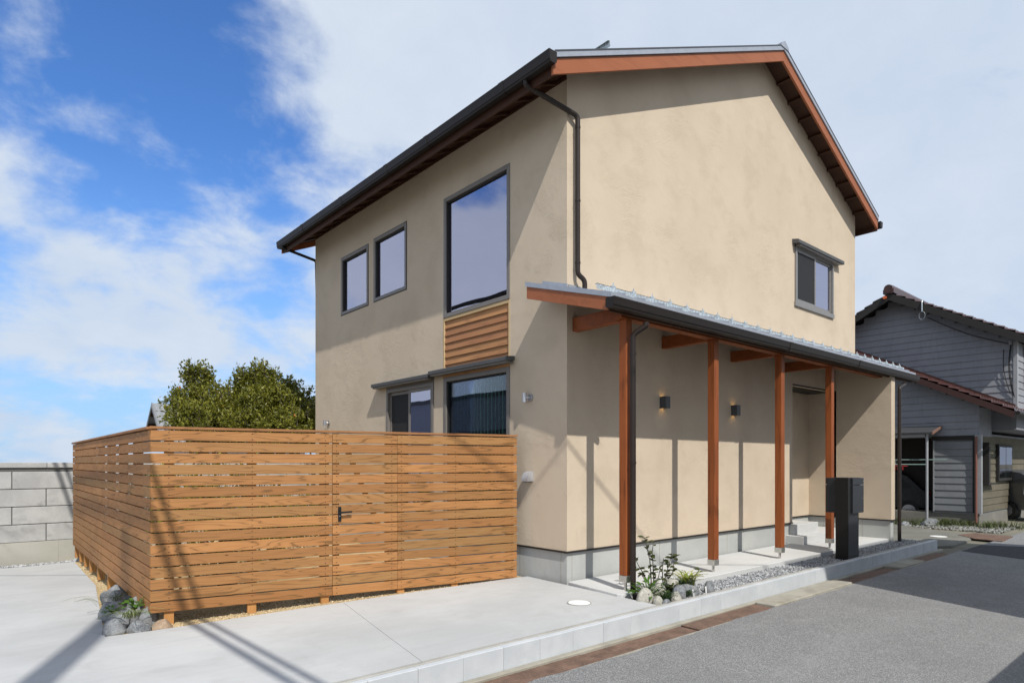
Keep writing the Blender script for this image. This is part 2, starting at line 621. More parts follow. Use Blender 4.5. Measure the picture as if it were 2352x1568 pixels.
GLASS_LOW = m_glass('low_window_glass', 0.06, (0.80, 0.82, 1.0), 0.2)
GLASS_DARK = m_glass('plain_glass', 0.05, (0.9, 0.9, 1.0))
SCREEN = plain('insect_screen', (0.012, 0.012, 0.014), 0.75)
CURTAIN = plain('pale_curtain', (0.50, 0.52, 0.58), 0.9)
BLIND = plain('green_blind', (0.50, 0.66, 0.52), 0.85, vary=0.15)
ROOM = plain('dark_room', (0.03, 0.033, 0.032), 0.9)
BLACK = plain('black_flashing', (0.014, 0.013, 0.013), 0.5)
LAMP = plain('lamp_charcoal', (0.055, 0.06, 0.066), 0.5)
GLOW = m_emit('lamp_glow', (1.0, 0.62, 0.22), 4.0)
SILVER = plain('silver_fitting', (0.50, 0.50, 0.52), 0.28, metal=0.8)
MAILB = plain('mailbox_black', (0.010, 0.0095, 0.009), 0.40, spec=0.25)
MAILG = plain('mailbox_charcoal', (0.022, 0.024, 0.029), 0.42, spec=0.3)
HANDLE = plain('black_handle', (0.008, 0.009, 0.011), 0.3)
WHITEP = plain('white_plastic', (0.80, 0.80, 0.78), 0.45)


def m_rust():
    M = Mat('rusty_checker_plate')
    v = M.tc('World')
    n = M.noise(v, 6, 7, 0.65, 0.6)
    f = M.noise(v, 60, 4, 0.7)
    ch = M.nd('ShaderNodeTexChecker')
    ch.inputs['Scale'].default_value = 38
    M.L.new(M.tc('World', rot=(0, 0, R(45))), ch.inputs['Vector'])
    col = M.mix(M.rng(n, 0.3, 0.72), (0.105, 0.060, 0.042), (0.21, 0.125, 0.085))
    col = M.mix(M.rng(f, 0.5, 0.72, 0.0, 0.5), col, (0.30, 0.24, 0.19))
    col = M.mix(M.math('MULTIPLY', ch.outputs['Fac'], 0.22), col, (0.06, 0.035, 0.026))
    return M.done(col, 0.75, M.bump(ch.outputs['Fac'], 0.4, 0.004), metal=0.15)


RUST = m_rust()
GRAVEL = m_pebbles('grey_gravel', [(0.0, (0.16, 0.165, 0.18)), (0.5, (0.36, 0.37, 0.385)), (1.0, (0.60, 0.61, 0.62))])
GRAVEL_BED = m_concrete('gravel_bed', (0.16, 0.16, 0.165), (0.24, 0.24, 0.245), 6, 0.5, 0.8, (0.09, 0.09, 0.09))
SAND = m_concrete('sandy_grit', (0.44, 0.33, 0.18), (0.56, 0.44, 0.26), 3, 0.5, 0.8, (0.24, 0.17, 0.09))
SANDG = m_pebbles('sand_grains', [(0.0, (0.36, 0.26, 0.14)), (0.5, (0.52, 0.40, 0.235)), (1.0, (0.68, 0.56, 0.38))])
SOIL = m_concrete('planter_soil', (0.09, 0.07, 0.05), (0.14, 0.11, 0.08), 5, 0.5, 0.8, (0.05, 0.04, 0.03))
EARTH = m_concrete('bare_earth', (0.16, 0.15, 0.115), (0.22, 0.21, 0.165), 0.4, 0.6, 0.6, (0.09, 0.085, 0.06))


# ================================================================== ground
def sheet(name, poly, z, mat, label, cat, thick=None):
    m = MB()
    if thick:
        m.prism(poly, 'z', z - thick, z)
    else:
        m.add([(p[0], p[1], z) for p in poly], [tuple(range(len(poly)))])
    o = m.build(name, mat)
    tag(o, label, cat, kind='structure')
    return o


def rect(x0, x1, y0, y1):
    return [(x0, y0), (x1, y0), (x1, y1), (x0, y1)]


sheet('ground', rect(-900, 900, -900, 900), -0.46, EARTH, 'bare earth ground reaching to the horizon', 'ground')
rge = random.Random(21)
edge = [(x_ * 0.13 - 9.0, -1.872 + rge.uniform(-0.02, 0.008) - 0.02 * math.sin(x_ * 0.13 * 1.7)) for x_ in range(0, 150)]
sheet('road', [(-70, -6.3), (90, -6.3), (90, -1.88)] + edge[::-1] + [(-70, -1.88)], -0.204, ASPHALT, 'worn grey asphalt road in front of the house', 'road')
sheet('road_patch', [(8.9, -1.89), (8.2, -3.6), (7.2, -6.2), (9.6, -6.2), (11.0, -3.4), (10.3, -1.89)], -0.200, ASPHALT_NEW,
      'darker strip of newer asphalt crossing the road', 'road patch')
sheet('lot_ground', rect(8.62, 60, -1.87, 40), -0.245, EARTH, 'bare earth beside and behind the neighbouring house', 'ground')


def gz(x, y):
    """height of the paved yard: level along the kerb and the house, falling away towards the far side"""
    u = min(1.0, max(0.0, (-x - 0.2) / 4.1))
    t = (y + 1.43) / 3.03
    w = t if t < 1 else 1 + (y - 1.60) * 0.027 / 0.127
    return -0.127 * u * max(0.0, w)


def paved(m_, q, n_=14, dz=0.0, thick=0.12, follow=True):
    """a slab over the four corners q (x, y), its top following gz"""
    g = []
    for j in range(n_ + 1):
        for i in range(n_ + 1):
            a_, b_ = i / n_, j / n_
            x_ = (q[0][0] * (1 - a_) + q[1][0] * a_) * (1 - b_) + (q[3][0] * (1 - a_) + q[2][0] * a_) * b_
            y_ = (q[0][1] * (1 - a_) + q[1][1] * a_) * (1 - b_) + (q[3][1] * (1 - a_) + q[2][1] * a_) * b_
            g.append((x_, y_, gz(x_, y_) + dz))
    N_ = (n_ + 1) ** 2
    fs = []
    for j in range(n_):
        for i in range(n_):
            o_ = j * (n_ + 1) + i
            fs.append((o_, o_ + 1, o_ + n_ + 2, o_ + n_ + 1))
    ring = [i for i in range(n_ + 1)] + [(j + 1) * (n_ + 1) - 1 for j in range(1, n_ + 1)] + [N_ - 1 - i for i in range(1, n_ + 1)] + [j * (n_ + 1) for j in range(n_ - 1, 0, -1)]
    low = [(g[i][0], g[i][1], g[i][2] - thick) for i in ring]
    for k in range(len(ring)):
        k2 = (k + 1) % len(ring)
        fs.append((ring[k2], ring[k], N_ + k, N_ + k2))
    m_.add(g + low, fs)
    return m_


drive = thing('driveway', 'pale concrete driveway slabs in front of and beside the wooden fence', 'driveway', kind='structure')
JO = 0.002
KY = -1.432
EY = lambda x: 0.73 - 0.157 * (x + 0.18)
slab_bays = [
    [(-3.03 + JO, KY), (-0.115, KY), (-0.02, 0.705), (-2.45 + JO, EY(-2.45))],
    [(-4.72, KY), (-3.03 - JO, KY), (-2.45 - JO, EY(-2.45)), (-4.72, 1.445)],
    [(-14, KY), (-4.7201, KY), (-4.7201, 1.445 - JO), (-14, 2.9 - JO)],
    [(-14, 2.9 + JO), (-4.665, 1.437 + JO), (-4.27, 5.06 - JO), (-14, 4.1 - JO)],
    [(-14, 4.1 + JO), (-4.27, 5.06 + JO), (-4.16, 8.42), (-14, 8.42)],
]
for b in slab_bays:
    paved(MB(), b, 16).build('slab', CONC, drive)
jb = MB()
paved(jb, [(-14, KY - 0.001), (-0.12, KY - 0.001), (-0.03, 0.69), (-4.72, 1.43)], 16, -0.006)
paved(jb, [(-14, 1.5), (-4.73, 1.44), (-4.2, 8.4), (-14, 8.4)], 16, -0.006)
jb.build('joint_bed', CONC_OLD, drive)

yard = thing('yard', 'sandy grit yard under and behind the wooden fence', 'yard', kind='structure')
paved(MB(), [(-4.74, 1.42), (-0.03, 0.66), (-0.03, 8.76), (-4.4, 8.76)], 20, -0.018).build('grit_bed', SAND, yard)
porch = thing('porch_slab', 'smooth concrete porch slab under the wooden posts', 'porch slab', kind='structure')
MB().prism([(0.0, -0.02), (-0.12, -0.90), (-0.10, -0.955), (0.0, -0.965), (8.0, -0.965), (8.0, 0.6), (5.9, 0.6), (5.9, -0.02)], 'z', -0.15, 0.03).build('slab', CONC_PORCH, porch, bevel=0.006)
MB().box(5.72, 7.84, -0.31, 0.54, 0.028, 0.175).build('step', CONC_PORCH, porch, bevel=0.006)
MB().box(5.86, 6.80, -0.095, 0.54, 0.17, 0.36).build('step', CONC_PORCH, porch, bevel=0.006)

gravel_bed = sheet('gravel_ground', rect(0.55, 8.60, -1.46, -0.96), -0.055, GRAVEL_BED, 'dark ground under the grey gravel strip', 'gravel bed', 0.1)
sheet('planter_ground', [(-0.11, -1.46), (0.56, -1.46), (0.56, -0.96), (-0.08, -0.96)], -0.05, SOIL, 'dark soil of the small planting bed by the porch post', 'soil', 0.1)

# kerb: a row of blocks with a mortar edge on top
kerb = thing('kerb', 'row of pale concrete kerb blocks between driveway and road', 'kerb', kind='structure')
kb = with_mat(MB().box(-0.2038, 0.2038, 0, 0.062, -0.225, -0.012).mesh('kerb_block', 0.004), CONC_KERB)
s = -9.5
ksp = 0.41
k0 = -3.53 - 16 * ksp
n = 0
x = k0
while x < 8.6:
    inst('kerb_block', kb, kerb, (x + 0.205, -1.532 + random.uniform(-0.0015, 0.0015), random.uniform(-0.002, 0.002)))
    x += ksp
MB().box(k0, 8.61, -1.4715, -1.43, -0.22, -0.004).build('kerb_top', CONC_TOP, kerb, bevel=0.008)
MB().box(k0, 8.60, -1.525, -1.474, -0.22, -0.0165).build('mortar', CONC_TOP, kerb)

drain = thing('drain_channel', 'old concrete roadside drain edge below the kerb', 'drain channel', kind='structure')
MB().box(-12, 8.9, -1.60, -1.534, -0.25, -0.196).build('edge', CONC_OLD, drain, bevel=0.006)
MB().box(-12, 8.9, -1.91, -1.862, -0.25, -0.2055).build('edge', CONC_OLD, drain, bevel=0.004)
MB().box(1.62, 3.85, -1.86, -1.602, -0.25, -0.184).build('cover', CONC_OLD, drain, bevel=0.012)
MB().box(5.75, 6.9, -1.86, -1.602, -0.25, -0.184).build('cover', CONC_OLD, drain, bevel=0.012)
plates = [(-5.9, -4.2, 'rusty steel drain plate at the near end of the gutter row', 0.004),
          (-4.19, -2.86, 'rusty steel drain plate second from the near end', 0.0),
          (-2.85, -1.47, 'rusty checker drain plate in front of the driveway slab joint', 0.003),
          (-1.46, 0.06, 'rusty checker drain plate before the round white manhole', -0.002),
          (0.08, 1.60, 'tilted rusty drain plate in front of the planting bed', 0.008),
          (3.87, 5.73, 'rusty drain plate in shade in front of the black mailbox', 0.0),
          (6.92, 8.4, 'rusty drain plate in shade near the far end of the kerb', 0.0)]
for x0, x1, lab, dz in plates:
    o = MB().box(x0, x1, -1.858, -1.604, -0.012, 0.0).build('drain_plate', RUST, bevel=0.002)
    o.location.z = -0.192
    o.rotation_euler.x = R(0.5)
    o.location.z += dz - 0.014
    tag(o, lab, 'drain plate', 'rusty drain plates along the kerb')

mh = thing('manhole_cover', 'round white manhole cover set in the driveway concrete', 'manhole cover', (-0.665, -0.835, 0))
MB().disc((0, 0), 0.118, -0.02, 0.005, 40).build('lid', WHITEP, mh, bevel=0.002)
MB().tube([(0.126 * math.cos(a * math.pi / 20), 0.126 * math.sin(a * math.pi / 20), 0.001) for a in range(41)], 0.005, 6, False).build('rim', CONC_TOP, mh)


# ------------------------------------------------------------------ loose gravel
def scatter(name, mat, pts, size, label, cat, flat=0.7):
    rng = np.random.RandomState(len(pts))
    base = np.array([(1, 0, 0), (-1, 0, 0), (0, 1, 0), (0, -1, 0), (0, 0, 1), (0, 0, -1)], float)
    cube = np.array([(a, b, c) for a in (-1, 1) for b in (-1, 1) for c in (-1, 1)], float) * 0.62
    tri = np.array([(0, 2, 4), (2, 1, 4), (1, 3, 4), (3, 0, 4), (2, 0, 5), (1, 2, 5), (3, 1, 5), (0, 3, 5)])
    V, F = [], []
    for i, p in enumerate(pts):
        v = base * (1 + rng.uniform(-0.38, 0.38, (6, 1)))
        v[:, 2] *= flat
        ax = rng.uniform(-1, 1, 3)
        q, _ = np.linalg.qr(rng.normal(size=(3, 3)))
        s_ = size * rng.uniform(0.6, 1.35)
        V.append((v @ q) * s_ + np.array(p))
        F.append(tri + 6 * i)
    V = np.concatenate(V)
    F = np.concatenate(F)
    me = bpy.data.meshes.new(name)
    me.from_pydata(V.tolist(), [], F.tolist())
    me.materials.append(mat)
    o = bpy.data.objects.new(name, me)
    COL.objects.link(o)
    tag(o, label, cat, kind='stuff')
    return o


rn = random.Random(5)
scatter('gravel', GRAVEL, [(0.45 + 8.1 * rn.random() ** 1.15, rn.uniform(-1.425, -0.98), -0.040 + rn.uniform(-0.01, 0.016)) for _ in range(15000)], 0.0118,
        'grey crushed gravel between the porch slab and the kerb', 'gravel')
pts = []
FLN = lambda x: 1.60 - 0.2095 * (x + 4.26)
while len(pts) < 4600:
    if rn.random() < 0.62:
        xx = rn.uniform(-4.2, -0.2)
        yy = FLN(xx) + rn.uniform(-0.12, 0.55)
        if yy < EY(xx) + 0.02:
            continue
    else:
        xx = rn.uniform(-4.36, -3.9)
        yy = rn.uniform(1.9, 8.5)
        if xx < -4.30 + 0.03 * (yy - 4):
            continue
    pts.append((xx, yy, gz(xx, yy) - 0.014 + rn.uniform(-0.006, 0.006)))
scatter('sand_grit', SANDG, pts, 0.0085, 'coarse sandy grit lying under the fence boards', 'grit')
scatter('pebbles', GRAVEL, [(lambda x_, y_: (x_, y_, gz(x_, y_) + rn.uniform(-0.006, 0.012)))(rn.uniform(-7.5, -3.6), 8.44 + abs(rn.gauss(0, 0.11))) for _ in range(2400)], 0.018,
        'narrow strip of pebbles along the foot of the block wall', 'pebbles')

# ================================================================== the house
house = thing('house', 'two storey beige plastered house with gable front and timber post porch', 'house')
SR, ZR, PITCH = 4.92, 8.47, 0.44
LX, LY = 8.80, 7.32


def soff(x):
    return ZR - PITCH * abs(x - SR)


def wall_cells(m, u0, u1, z0, top, holes, put):
    """fill a wall from u0..u1, z0..top(u) leaving the rectangular holes; put(poly) adds a slab for a (u,z) polygon"""
    us = sorted({u0, u1, *[h[0] for h in holes], *[h[1] for h in holes], *([SR] if u0 < SR < u1 and top is soff else [])})
    us = [u for u in us if u0 <= u <= u1]
    for a, b in zip(us, us[1:]):
        mid = (a + b) / 2
        hs_ = sorted([(h[2], h[3]) for h in holes if h[0] < mid < h[1]])
        z = z0
        for h in hs_:
            if h[0] > z:
                put([(a, z), (b, z), (b, h[0]), (a, h[0])])
            z = max(z, h[1])
        put([(a, z), (b, z), (b, top(b)), (a, top(a))])


ZB = 0.40
WIN = dict(wa=(5.13, 6.245, 4.42, 5.54), wb=(3.78, 4.91, 4.435, 5.57), wc=(1.085, 2.67, 3.745, 5.60),
           wd=(2.95, 4.44, 0.55, 2.78), we=(1.085, 2.67, 0.55, 2.82), clad=(1.085, 2.69, 2.90, 3.745))
TH = 0.16
m = MB()
wall_cells(m, 0.0, LY, ZB, lambda u: soff(0), [WIN['wa'], WIN['wb'], WIN['wc'], WIN['wd'], (1.085, 2.69, 0.55, 3.745)],
           lambda p: m.prism(p, 'x', 0.0, TH))
m.build('wall', PLASTER, house)
m = MB()
FWIN = (6.03, 7.67, 4.45, 5.53)
wall_cells(m, TH, LX, ZB, soff, [FWIN, (5.943, 7.85, 0.0, 2.95)], lambda p: m.prism(p, 'y', 0.0, TH))
# the strip that closes the corner flush with the gable front
m.prism([(0.0, ZB), (TH, ZB), (TH, soff(TH)), (0.0, soff(0.0))], 'y', 0.0, -0.0015)
m.build('wall', PLASTER, house)
m = MB()
wall_cells(m, 0.0, LX, ZB, soff, [], lambda p: m.prism(p, 'y', LY - TH + 0.16, LY + 0.16))
m.prism([(TH, ZB), (LY, ZB), (LY, soff(LX)), (TH, soff(LX))], 'x', LX - TH, LX - 0.001)
m.build('wall', PLASTER, house)
# porch recess and the wing wall that shelters the entrance
m = MB()
m.box(5.60, 7.86, 0.557, 0.70, ZB, 2.97)
m.box(5.78, 5.942, TH, 0.557, ZB, 2.95)
m.build('wall', PLASTER, house)
m = MB()
m.prism([(-1.02, ZB), (0.557, ZB), (0.557, 3.44), (-0.002, 3.44), (-1.02, 3.17)], 'x', 7.85, 8.04)
m.build('wall', PLASTER, house)
MB().box(5.945, 7.85, TH + 0.002, 0.556, 2.935, 2.99).build('entrance_ceiling', BLACK, house)
MB().box(5.95, 7.845, -0.006, 0.02, 2.935, 2.958).build('ceiling_trim', BLACK, house)
d = MB().box(5.942, 5.962, 0.20, 0.52, ZB + 0.0, 2.6).build('door', FRAME, house)
MB().tube([(5.96, 0.24, 1.62), (6.03, 0.24, 1.62), (6.03, 0.36, 1.62)], 0.011, 8).build('handle', HANDLE, d)

# foundation with shutter joints, black drip flashing above it
fnd = MB()
IN = 0.022
fnd.box(IN, 5.92, IN, LY - IN, -0.2, 0.372)
fnd.box(5.92, 8.78, 0.575, LY - IN, -0.2, 0.372)
fnd.box(7.87, 8.02, -1.0, 0.575, -0.2, 0.372)
fnd.build('foundation', CONC_BASE, house)
for u in (0.11, 1.92, 3.73):
    MB().box(u, u + 0.006, IN - 0.0025, IN + 0.02, 0.03, 0.37).build('foundation_joint', CONC_OLD, house)
for u in (0.12, 0.9):
    MB().box(IN - 0.0025, IN + 0.02, u, u + 0.006, 0.0, 0.37).build('foundation_joint', CONC_OLD, house)
for u in (0.25, -0.5):
    MB().box(7.8675, 7.88, u, u + 0.006, 0.03, 0.37).build('foundation_joint', CONC_OLD, house)
fl = MB()
fl.box(-0.012, 5.955, -0.012, 0.03, 0.376, 0.399)
fl.box(-0.012, 0.03, 0.03, LY, 0.376, 0.399)
fl.box(5.955, 7.84, 0.545, 0.6, 0.376, 0.399)
fl.box(7.838, 8.052, -1.032, 0.545, 0.376, 0.399)
fl.build('drip_flashing', BLACK, house)

# ------------------------------------------------------------------ main roof
OV_N, OV_F, E_L, E_R = 0.33, 0.62, 0.53, 0.42
roof = MB()
for sx, xe in ((1, -E_L), (-1, LX + E_R)):
    zt = lambda x: soff(x)
    roof.prism([(xe, zt(xe) + 0.055), (SR, ZR + 0.055), (SR, ZR + 0.125), (xe, zt(xe) + 0.125)], 'y', -OV_N + 0.02, LY + OV_F)
roof_o = roof.build('roof', ROOFM, house)
rc = MB()
rc.prism([(SR - 0.13, ZR + 0.075), (SR - 0.13, ZR + 0.12), (SR, ZR + 0.20), (SR + 0.13, ZR + 0.12), (SR + 0.13, ZR + 0.075)], 'y', -OV_N - 0.035, LY + OV_F)
rc.build('ridge_cap', STEELW, roof_o)
sh = MB()
for xe in (-E_L, LX + E_R):
    sh.prism([(xe, soff(xe) + 0.001), (SR, ZR + 0.001), (SR, ZR + 0.053), (xe, soff(xe) + 0.053)], 'y', -OV_N + 0.03, LY + OV_F - 0.02)
sh.build('soffit', SOFFIT, roof_o)
# rake fascia boards and their steel edge
for xe in (-E_L - 0.025, LX + 0.33):
    f0, f1 = sorted((xe, SR))
    dl = 0.125
    MB().prism([(f0, soff(f0) - dl), (f1, soff(f1) - dl), (f1, soff(f1) + 0.052), (f0, soff(f0) + 0.052)], 'y', -OV_N, -OV_N + 0.035).build('rake_fascia', STAIN_FASCIA, roof_o)
    MB().prism([(f0 - (0.02 if f0 < 0 else 0), soff(f0) + 0.054), (f1, soff(f1) + 0.054), (f1, soff(f1) + 0.132), (f0 - (0.02 if f0 < 0 else 0), soff(f0) + 0.132)], 'y', -OV_N - 0.022, -OV_N + 0.018).build('rake_edge', STEELW, roof_o)
    MB().prism([(f0, soff(f0) + 0.126), (f1, soff(f1) + 0.126), (f1, soff(f1) + 0.142), (f0, soff(f0) + 0.142)], 'y', -OV_N - 0.028, -OV_N + 0.10).build('rake_cap', ROOFM, roof_o)
    MB().prism([(f0, soff(f0) - 0.115), (f1, soff(f1) - 0.115), (f1, soff(f1) + 0.052), (f0, soff(f0) + 0.052)], 'y', LY + OV_F - 0.035, LY + OV_F).build('rake_fascia', STAIN_FASCIA, roof_o)
# lookouts under the gable overhang
for sgn in (-1, 1):
    for k in range(1, 12):
        if sgn < 0:
            break
        xk = SR + sgn * (k * 0.415 + 0.02)
        if xk < -E_L or xk > LX + 0.25:
            continue
        zz = soff(xk)
        o = MB().box(-0.021, 0.021, -OV_N + 0.035, -0.001, -0.052, -0.001).build('lookout', SOFFIT, roof_o, loc=(xk, 0, zz))
        o.rotation_euler.y = sgn * math.atan(PITCH)
MB().box(-0.022, -0.002, 0.0, LY + 0.1, soff(0) - 0.062, soff(0) - 0.002).build('eave_frieze', SOFFIT, roof_o)
# rafter tails under the side eave with blocking and an eave fascia
for k in range(0, 17):
    yk = 0.18 + k * 0.455
    MB().prism([(-E_L + 0.03, soff(-E_L + 0.03) - 0.045), (0.001, soff(0) - 0.045), (0.001, soff(0) - 0.001), (-E_L + 0.03, soff(-E_L + 0.03) - 0.001)], 'y', yk - 0.022, yk + 0.022).build('rafter_tail', SOFFIT, roof_o)
MB().prism([(-E_L - 0.005, soff(-E_L) - 0.12), (-E_L + 0.028, soff(-E_L) - 0.115), (-E_L + 0.028, soff(-E_L) + 0.05), (-E_L - 0.005, soff(-E_L) + 0.05)], 'y', -OV_N + 0.036, LY + OV_F - 0.036).build('eave_fascia', SOFFIT, roof_o)
MB().prism([(LX + E_R - 0.03, soff(LX + E_R) - 0.10), (LX + E_R, soff(LX + E_R) - 0.10), (LX + E_R, soff(LX + E_R) + 0.05), (LX + E_R - 0.03, soff(LX + E_R) + 0.05)], 'y', -OV_N + 0.036, LY + OV_F - 0.036).build('eave_fascia', SOFFIT, roof_o)


def gutter_profile(x_in, x_out, z_top, h=0.135):
    """box gutter with stepped face, as a closed thin loop"""
    d_ = x_out - x_in
    o = [(x_in, z_top), (x_in, z_top - h + 0.02), (x_in + d_ * 0.18, z_top - h), (x_in + d_ * 0.82, z_top - h), (x_in + d_ * 0.86, z_top - h + 0.022),
         (x_in + d_ * 0.93, z_top - h + 0.03), (x_in + d_, z_top - 0.03), (x_in + d_ * 1.03, z_top - 0.012), (x_in + d_ * 1.03, z_top)]
    i = [(x_in + d_ * 0.93, z_top), (x_in + d_ * 0.93, z_top - 0.03), (x_in + d_ * 0.80, z_top - h + 0.03), (x_in + d_ * 0.2, z_top - h + 0.01), (x_in + d_ * 0.06, z_top - h + 0.03), (x_in + d_ * 0.06, z_top)]
    return o + i, o


GZ = 6.175
prof, outer = gutter_profile(-0.535, -0.655, GZ)
g = MB().prism(prof, 'y', -OV_N - 0.03, LY + OV_F + 0.02).build('gutter', GUTTER, house)
MB().prism(outer, 'y', -OV_N - 0.036, -OV_N - 0.030).build('end_cap', GUTTER, g)
MB().prism(outer, 'y', LY + OV_F + 0.020, LY + OV_F + 0.026).build('end_cap', GUTTER, g)
for yj in (0.45, 2.15, 3.3, 4.9, 6.6):
    pj = [(-0.535 + (p[0] + 0.535) * 1.05 + 0.0, GZ + (p[1] - GZ) * 1.04) for p in outer]
    MB().prism(pj, 'y', yj, yj + 0.09).build('joint', GUTTER, g)
prof, outer = gutter_profile(LX + E_R + 0.005, LX + E_R + 0.125, soff(LX + E_R) + 0.10)
MB().prism(prof, 'y', -OV_N - 0.02, LY + OV_F).build('gutter', GUTTER, house)
MB().prism(outer, 'y', -OV_N - 0.026, -OV_N - 0.02).build('end_cap', GUTTER, house.children[-1])

# snow guards and the snow rail that show over the eave edge
gd = with_mat(MB().add([(0, 0, 0), (0.02, 0, 0), (0.02, 0.012, 0), (0, 0.012, 0), (0.0, 0.0, 0.10), (0.016, 0.0, 0.03), (0.016, 0.012, 0.03), (0.0, 0.012, 0.10)],
                       [(0, 1, 2, 3), (4, 5, 6, 7), (0, 1, 5, 4), (1, 2, 6, 5), (2, 3, 7, 6), (3, 0, 4, 7)]).mesh('snow_guard'), GALV)
for k in range(19):
    inst('snow_guard', gd, roof_o, (-0.47, 0.05 + k * 0.42, soff(-0.47) + 0.122))
rail = MB().box(-0.003, 0.003, -OV_N - 0.02, LY + 0.3, 0.05, 0.115).box(-0.03, 0.003, -OV_N - 0.02, LY + 0.3, 0.110, 0.115).build('snow_rail', GALV, roof_o, loc=(0.42, 0, soff(0.42) + 0.12))
rail.rotation_euler.y = -math.atan(PITCH) + R(12)
MB().box(-0.04, 0.03, -0.21, -0.16, 0.0, 0.06).build('rail_clamp', GALV, rail)


# downpipes
def pipe(pts, r, parent, name='downpipe', collars=(), mat=PIPE, smooth_bends=True):
    P = []
    pts = [Vector(p) for p in pts]
    for i, p in enumerate(pts):
        if 0 < i < len(pts) - 1 and smooth_bends:
            a, b = (pts[i - 1] - p), (pts[i + 1] - p)
            q = min(0.05, a.length * 0.4, b.length * 0.4)
            a.normalize(); b.normalize()
            for t in (0, 0.25, 0.5, 0.75, 1):
                P.append((p + a * q) * (1 - t) ** 2 + p * 2 * t * (1 - t) + (p + b * q) * t * t)
        else:
            P.append(p)
    o = MB().tube(P, r, 14).build(name, mat, parent, smooth=True)
    for c in collars:
        c = Vector(c)
        MB().tube([c - Vector((0, 0, 0.012)), c + Vector((0, 0, 0.012))], r * 1.14, 14).build('collar', mat, o, smooth=True)
    return o


pipe([(-0.595, 0.10, 6.06), (-0.595, 0.10, 5.985), (0.115, -0.075, 5.80), (0.115, -0.075, 3.84), (0.20, -0.115, 3.77), (0.20, -0.115, 3.60)], 0.0315, house,
     collars=[(0.115, -0.075, z) for z in (5.66, 4.75, 3.98)])
pipe([(-0.595, LY + 0.42, 6.06), (-0.595, LY + 0.42, 6.01), (0.05, LY + 0.24, 5.83), (0.12, LY + 0.24, 3.0), (0.12, LY + 0.24, 0)], 0.030, house, mat=GUTTER)

# ------------------------------------------------------------------ windows


def win_side(name_label, y0, y1, z0, z1, fw=0.055, depth=0.05, glass=GLASS, back=CURTAIN, mat=FRAME, proud=0.012):
    """fixed window in the side wall (plane x = 0)"""
    w = MB()
    w.box(-proud, 0.09, y0, y0 + fw, z0, z1)
    w.box(-proud, 0.09, y1 - fw, y1, z0, z1)
    w.box(-proud, 0.09, y0 + fw, y1 - fw, z0, z0 + fw)
    w.box(-proud, 0.09, y0 + fw, y1 - fw, z1 - fw, z1)
    wo = w.build('window', mat, house, bevel=0.003)
    gs = MB()
    b = 0.012
    gs.box(0.012, 0.07, y0 + fw, y0 + fw + b, z0 + fw, z1 - fw)
    gs.box(0.012, 0.07, y1 - fw - b, y1 - fw, z0 + fw, z1 - fw)
    gs.box(0.012, 0.07, y0 + fw + b, y1 - fw - b, z0 + fw, z0 + fw + b)
    gs.box(0.012, 0.07, y0 + fw + b, y1 - fw - b, z1 - fw - b * 1.5, z1 - fw)
    gs.build('gasket', GASKET, wo)
    MB().box(0.045, 0.055, y0 + fw + b, y1 - fw - b, z0 + fw + b, z1 - fw - b * 1.5).build('pane', glass, wo)
    if back:
        MB().box(0.15, 0.155, y0 + 0.02, y1 - 0.02, z0 + 0.02, z1 - 0.02).build('curtain', back, wo)
    wo['label'] = name_label
    return wo


def del_label(o):
    if 'label' in o:
        del o['label']


win_side('upper casement window, the one farther from the gable corner', *WIN['wa'])
win_side('upper casement window nearer the tall window', *WIN['wb'])
win_side('tall fixed window above the timber cladding', *WIN['wc'], fw=0.062)
for o in list(house.children):
    if o.name.startswith('window'):
        pass
# black edge line round the two small windows
for k in ('wa', 'wb'):
    y0, y1, z0, z1 = WIN[k]
    e = MB()
    e.box(-0.006, 0.01, y0 - 0.012, y0 - 0.0005, z0 - 0.012, z1 + 0.012)
    e.box(-0.006, 0.01, y1 + 0.0005, y1 + 0.012, z0 - 0.012, z1 + 0.012)
    e.box(-0.006, 0.01, y0, y1, z1 + 0.0005, z1 + 0.012)
    e.box(-0.006, 0.01, y0, y1, z0 - 0.012, z0 - 0.0005)
    e.build('window_seal', GASKET, house)

# timber cladding between the stacked windows
y0, y1, z0, z1 = WIN['clad']
MB().box(0.03, 0.10, y0, y1, z0 - 0.02, z1).build('cladding_back', BLACK, house)
MB().box(-0.004, 0.05, y0, y0 + 0.035, z0, z1 - 0.002).build('cladding_trim', CLAD_TRIM, house, bevel=0.003)
MB().box(-0.004, 0.05, y1 - 0.035, y1, z0, z1 - 0.002).build('cladding_trim', CLAD_TRIM, house, bevel=0.003)
MB().box(-0.004, 0.05, y0 + 0.036, y1 - 0.036, z1 - 0.052, z1 - 0.002).build('cladding_trim', CLAD_TRIM, house, bevel=0.003)
cp = 0.112
cb = with_mat(MB().prism([(0.004, 0.0), (0.014, 0.0), (0.034, cp + 0.018), (0.026, cp + 0.018)], 'y', y0 + 0.037, y1 - 0.037).mesh('cladding_board'), CLAD)
for k in range(7):
    inst('cladding_board', cb, house, (random.uniform(-0.002, 0.002), 0, z0 + 0.004 + k * cp))

# lower windows
wl = win_side('wide low window with green vertical blinds behind the fence', *WIN['we'], fw=0.07, glass=GLASS_LOW, back=None)
MB().box(0.30, 0.31, 1.05, 2.72, 0.5, 2.85).build('room_back', ROOM, wl)
slat = with_mat(MB().box(-0.003, 0.003, -0.044, 0.044, 0.55, 2.72).mesh('blind_slat'), BLIND)
for k in range(18):
    inst('blind_slat', slat, wl, (0.17, 1.18 + k * 0.085, 0), R(-48 + random.uniform(-6, 6)))
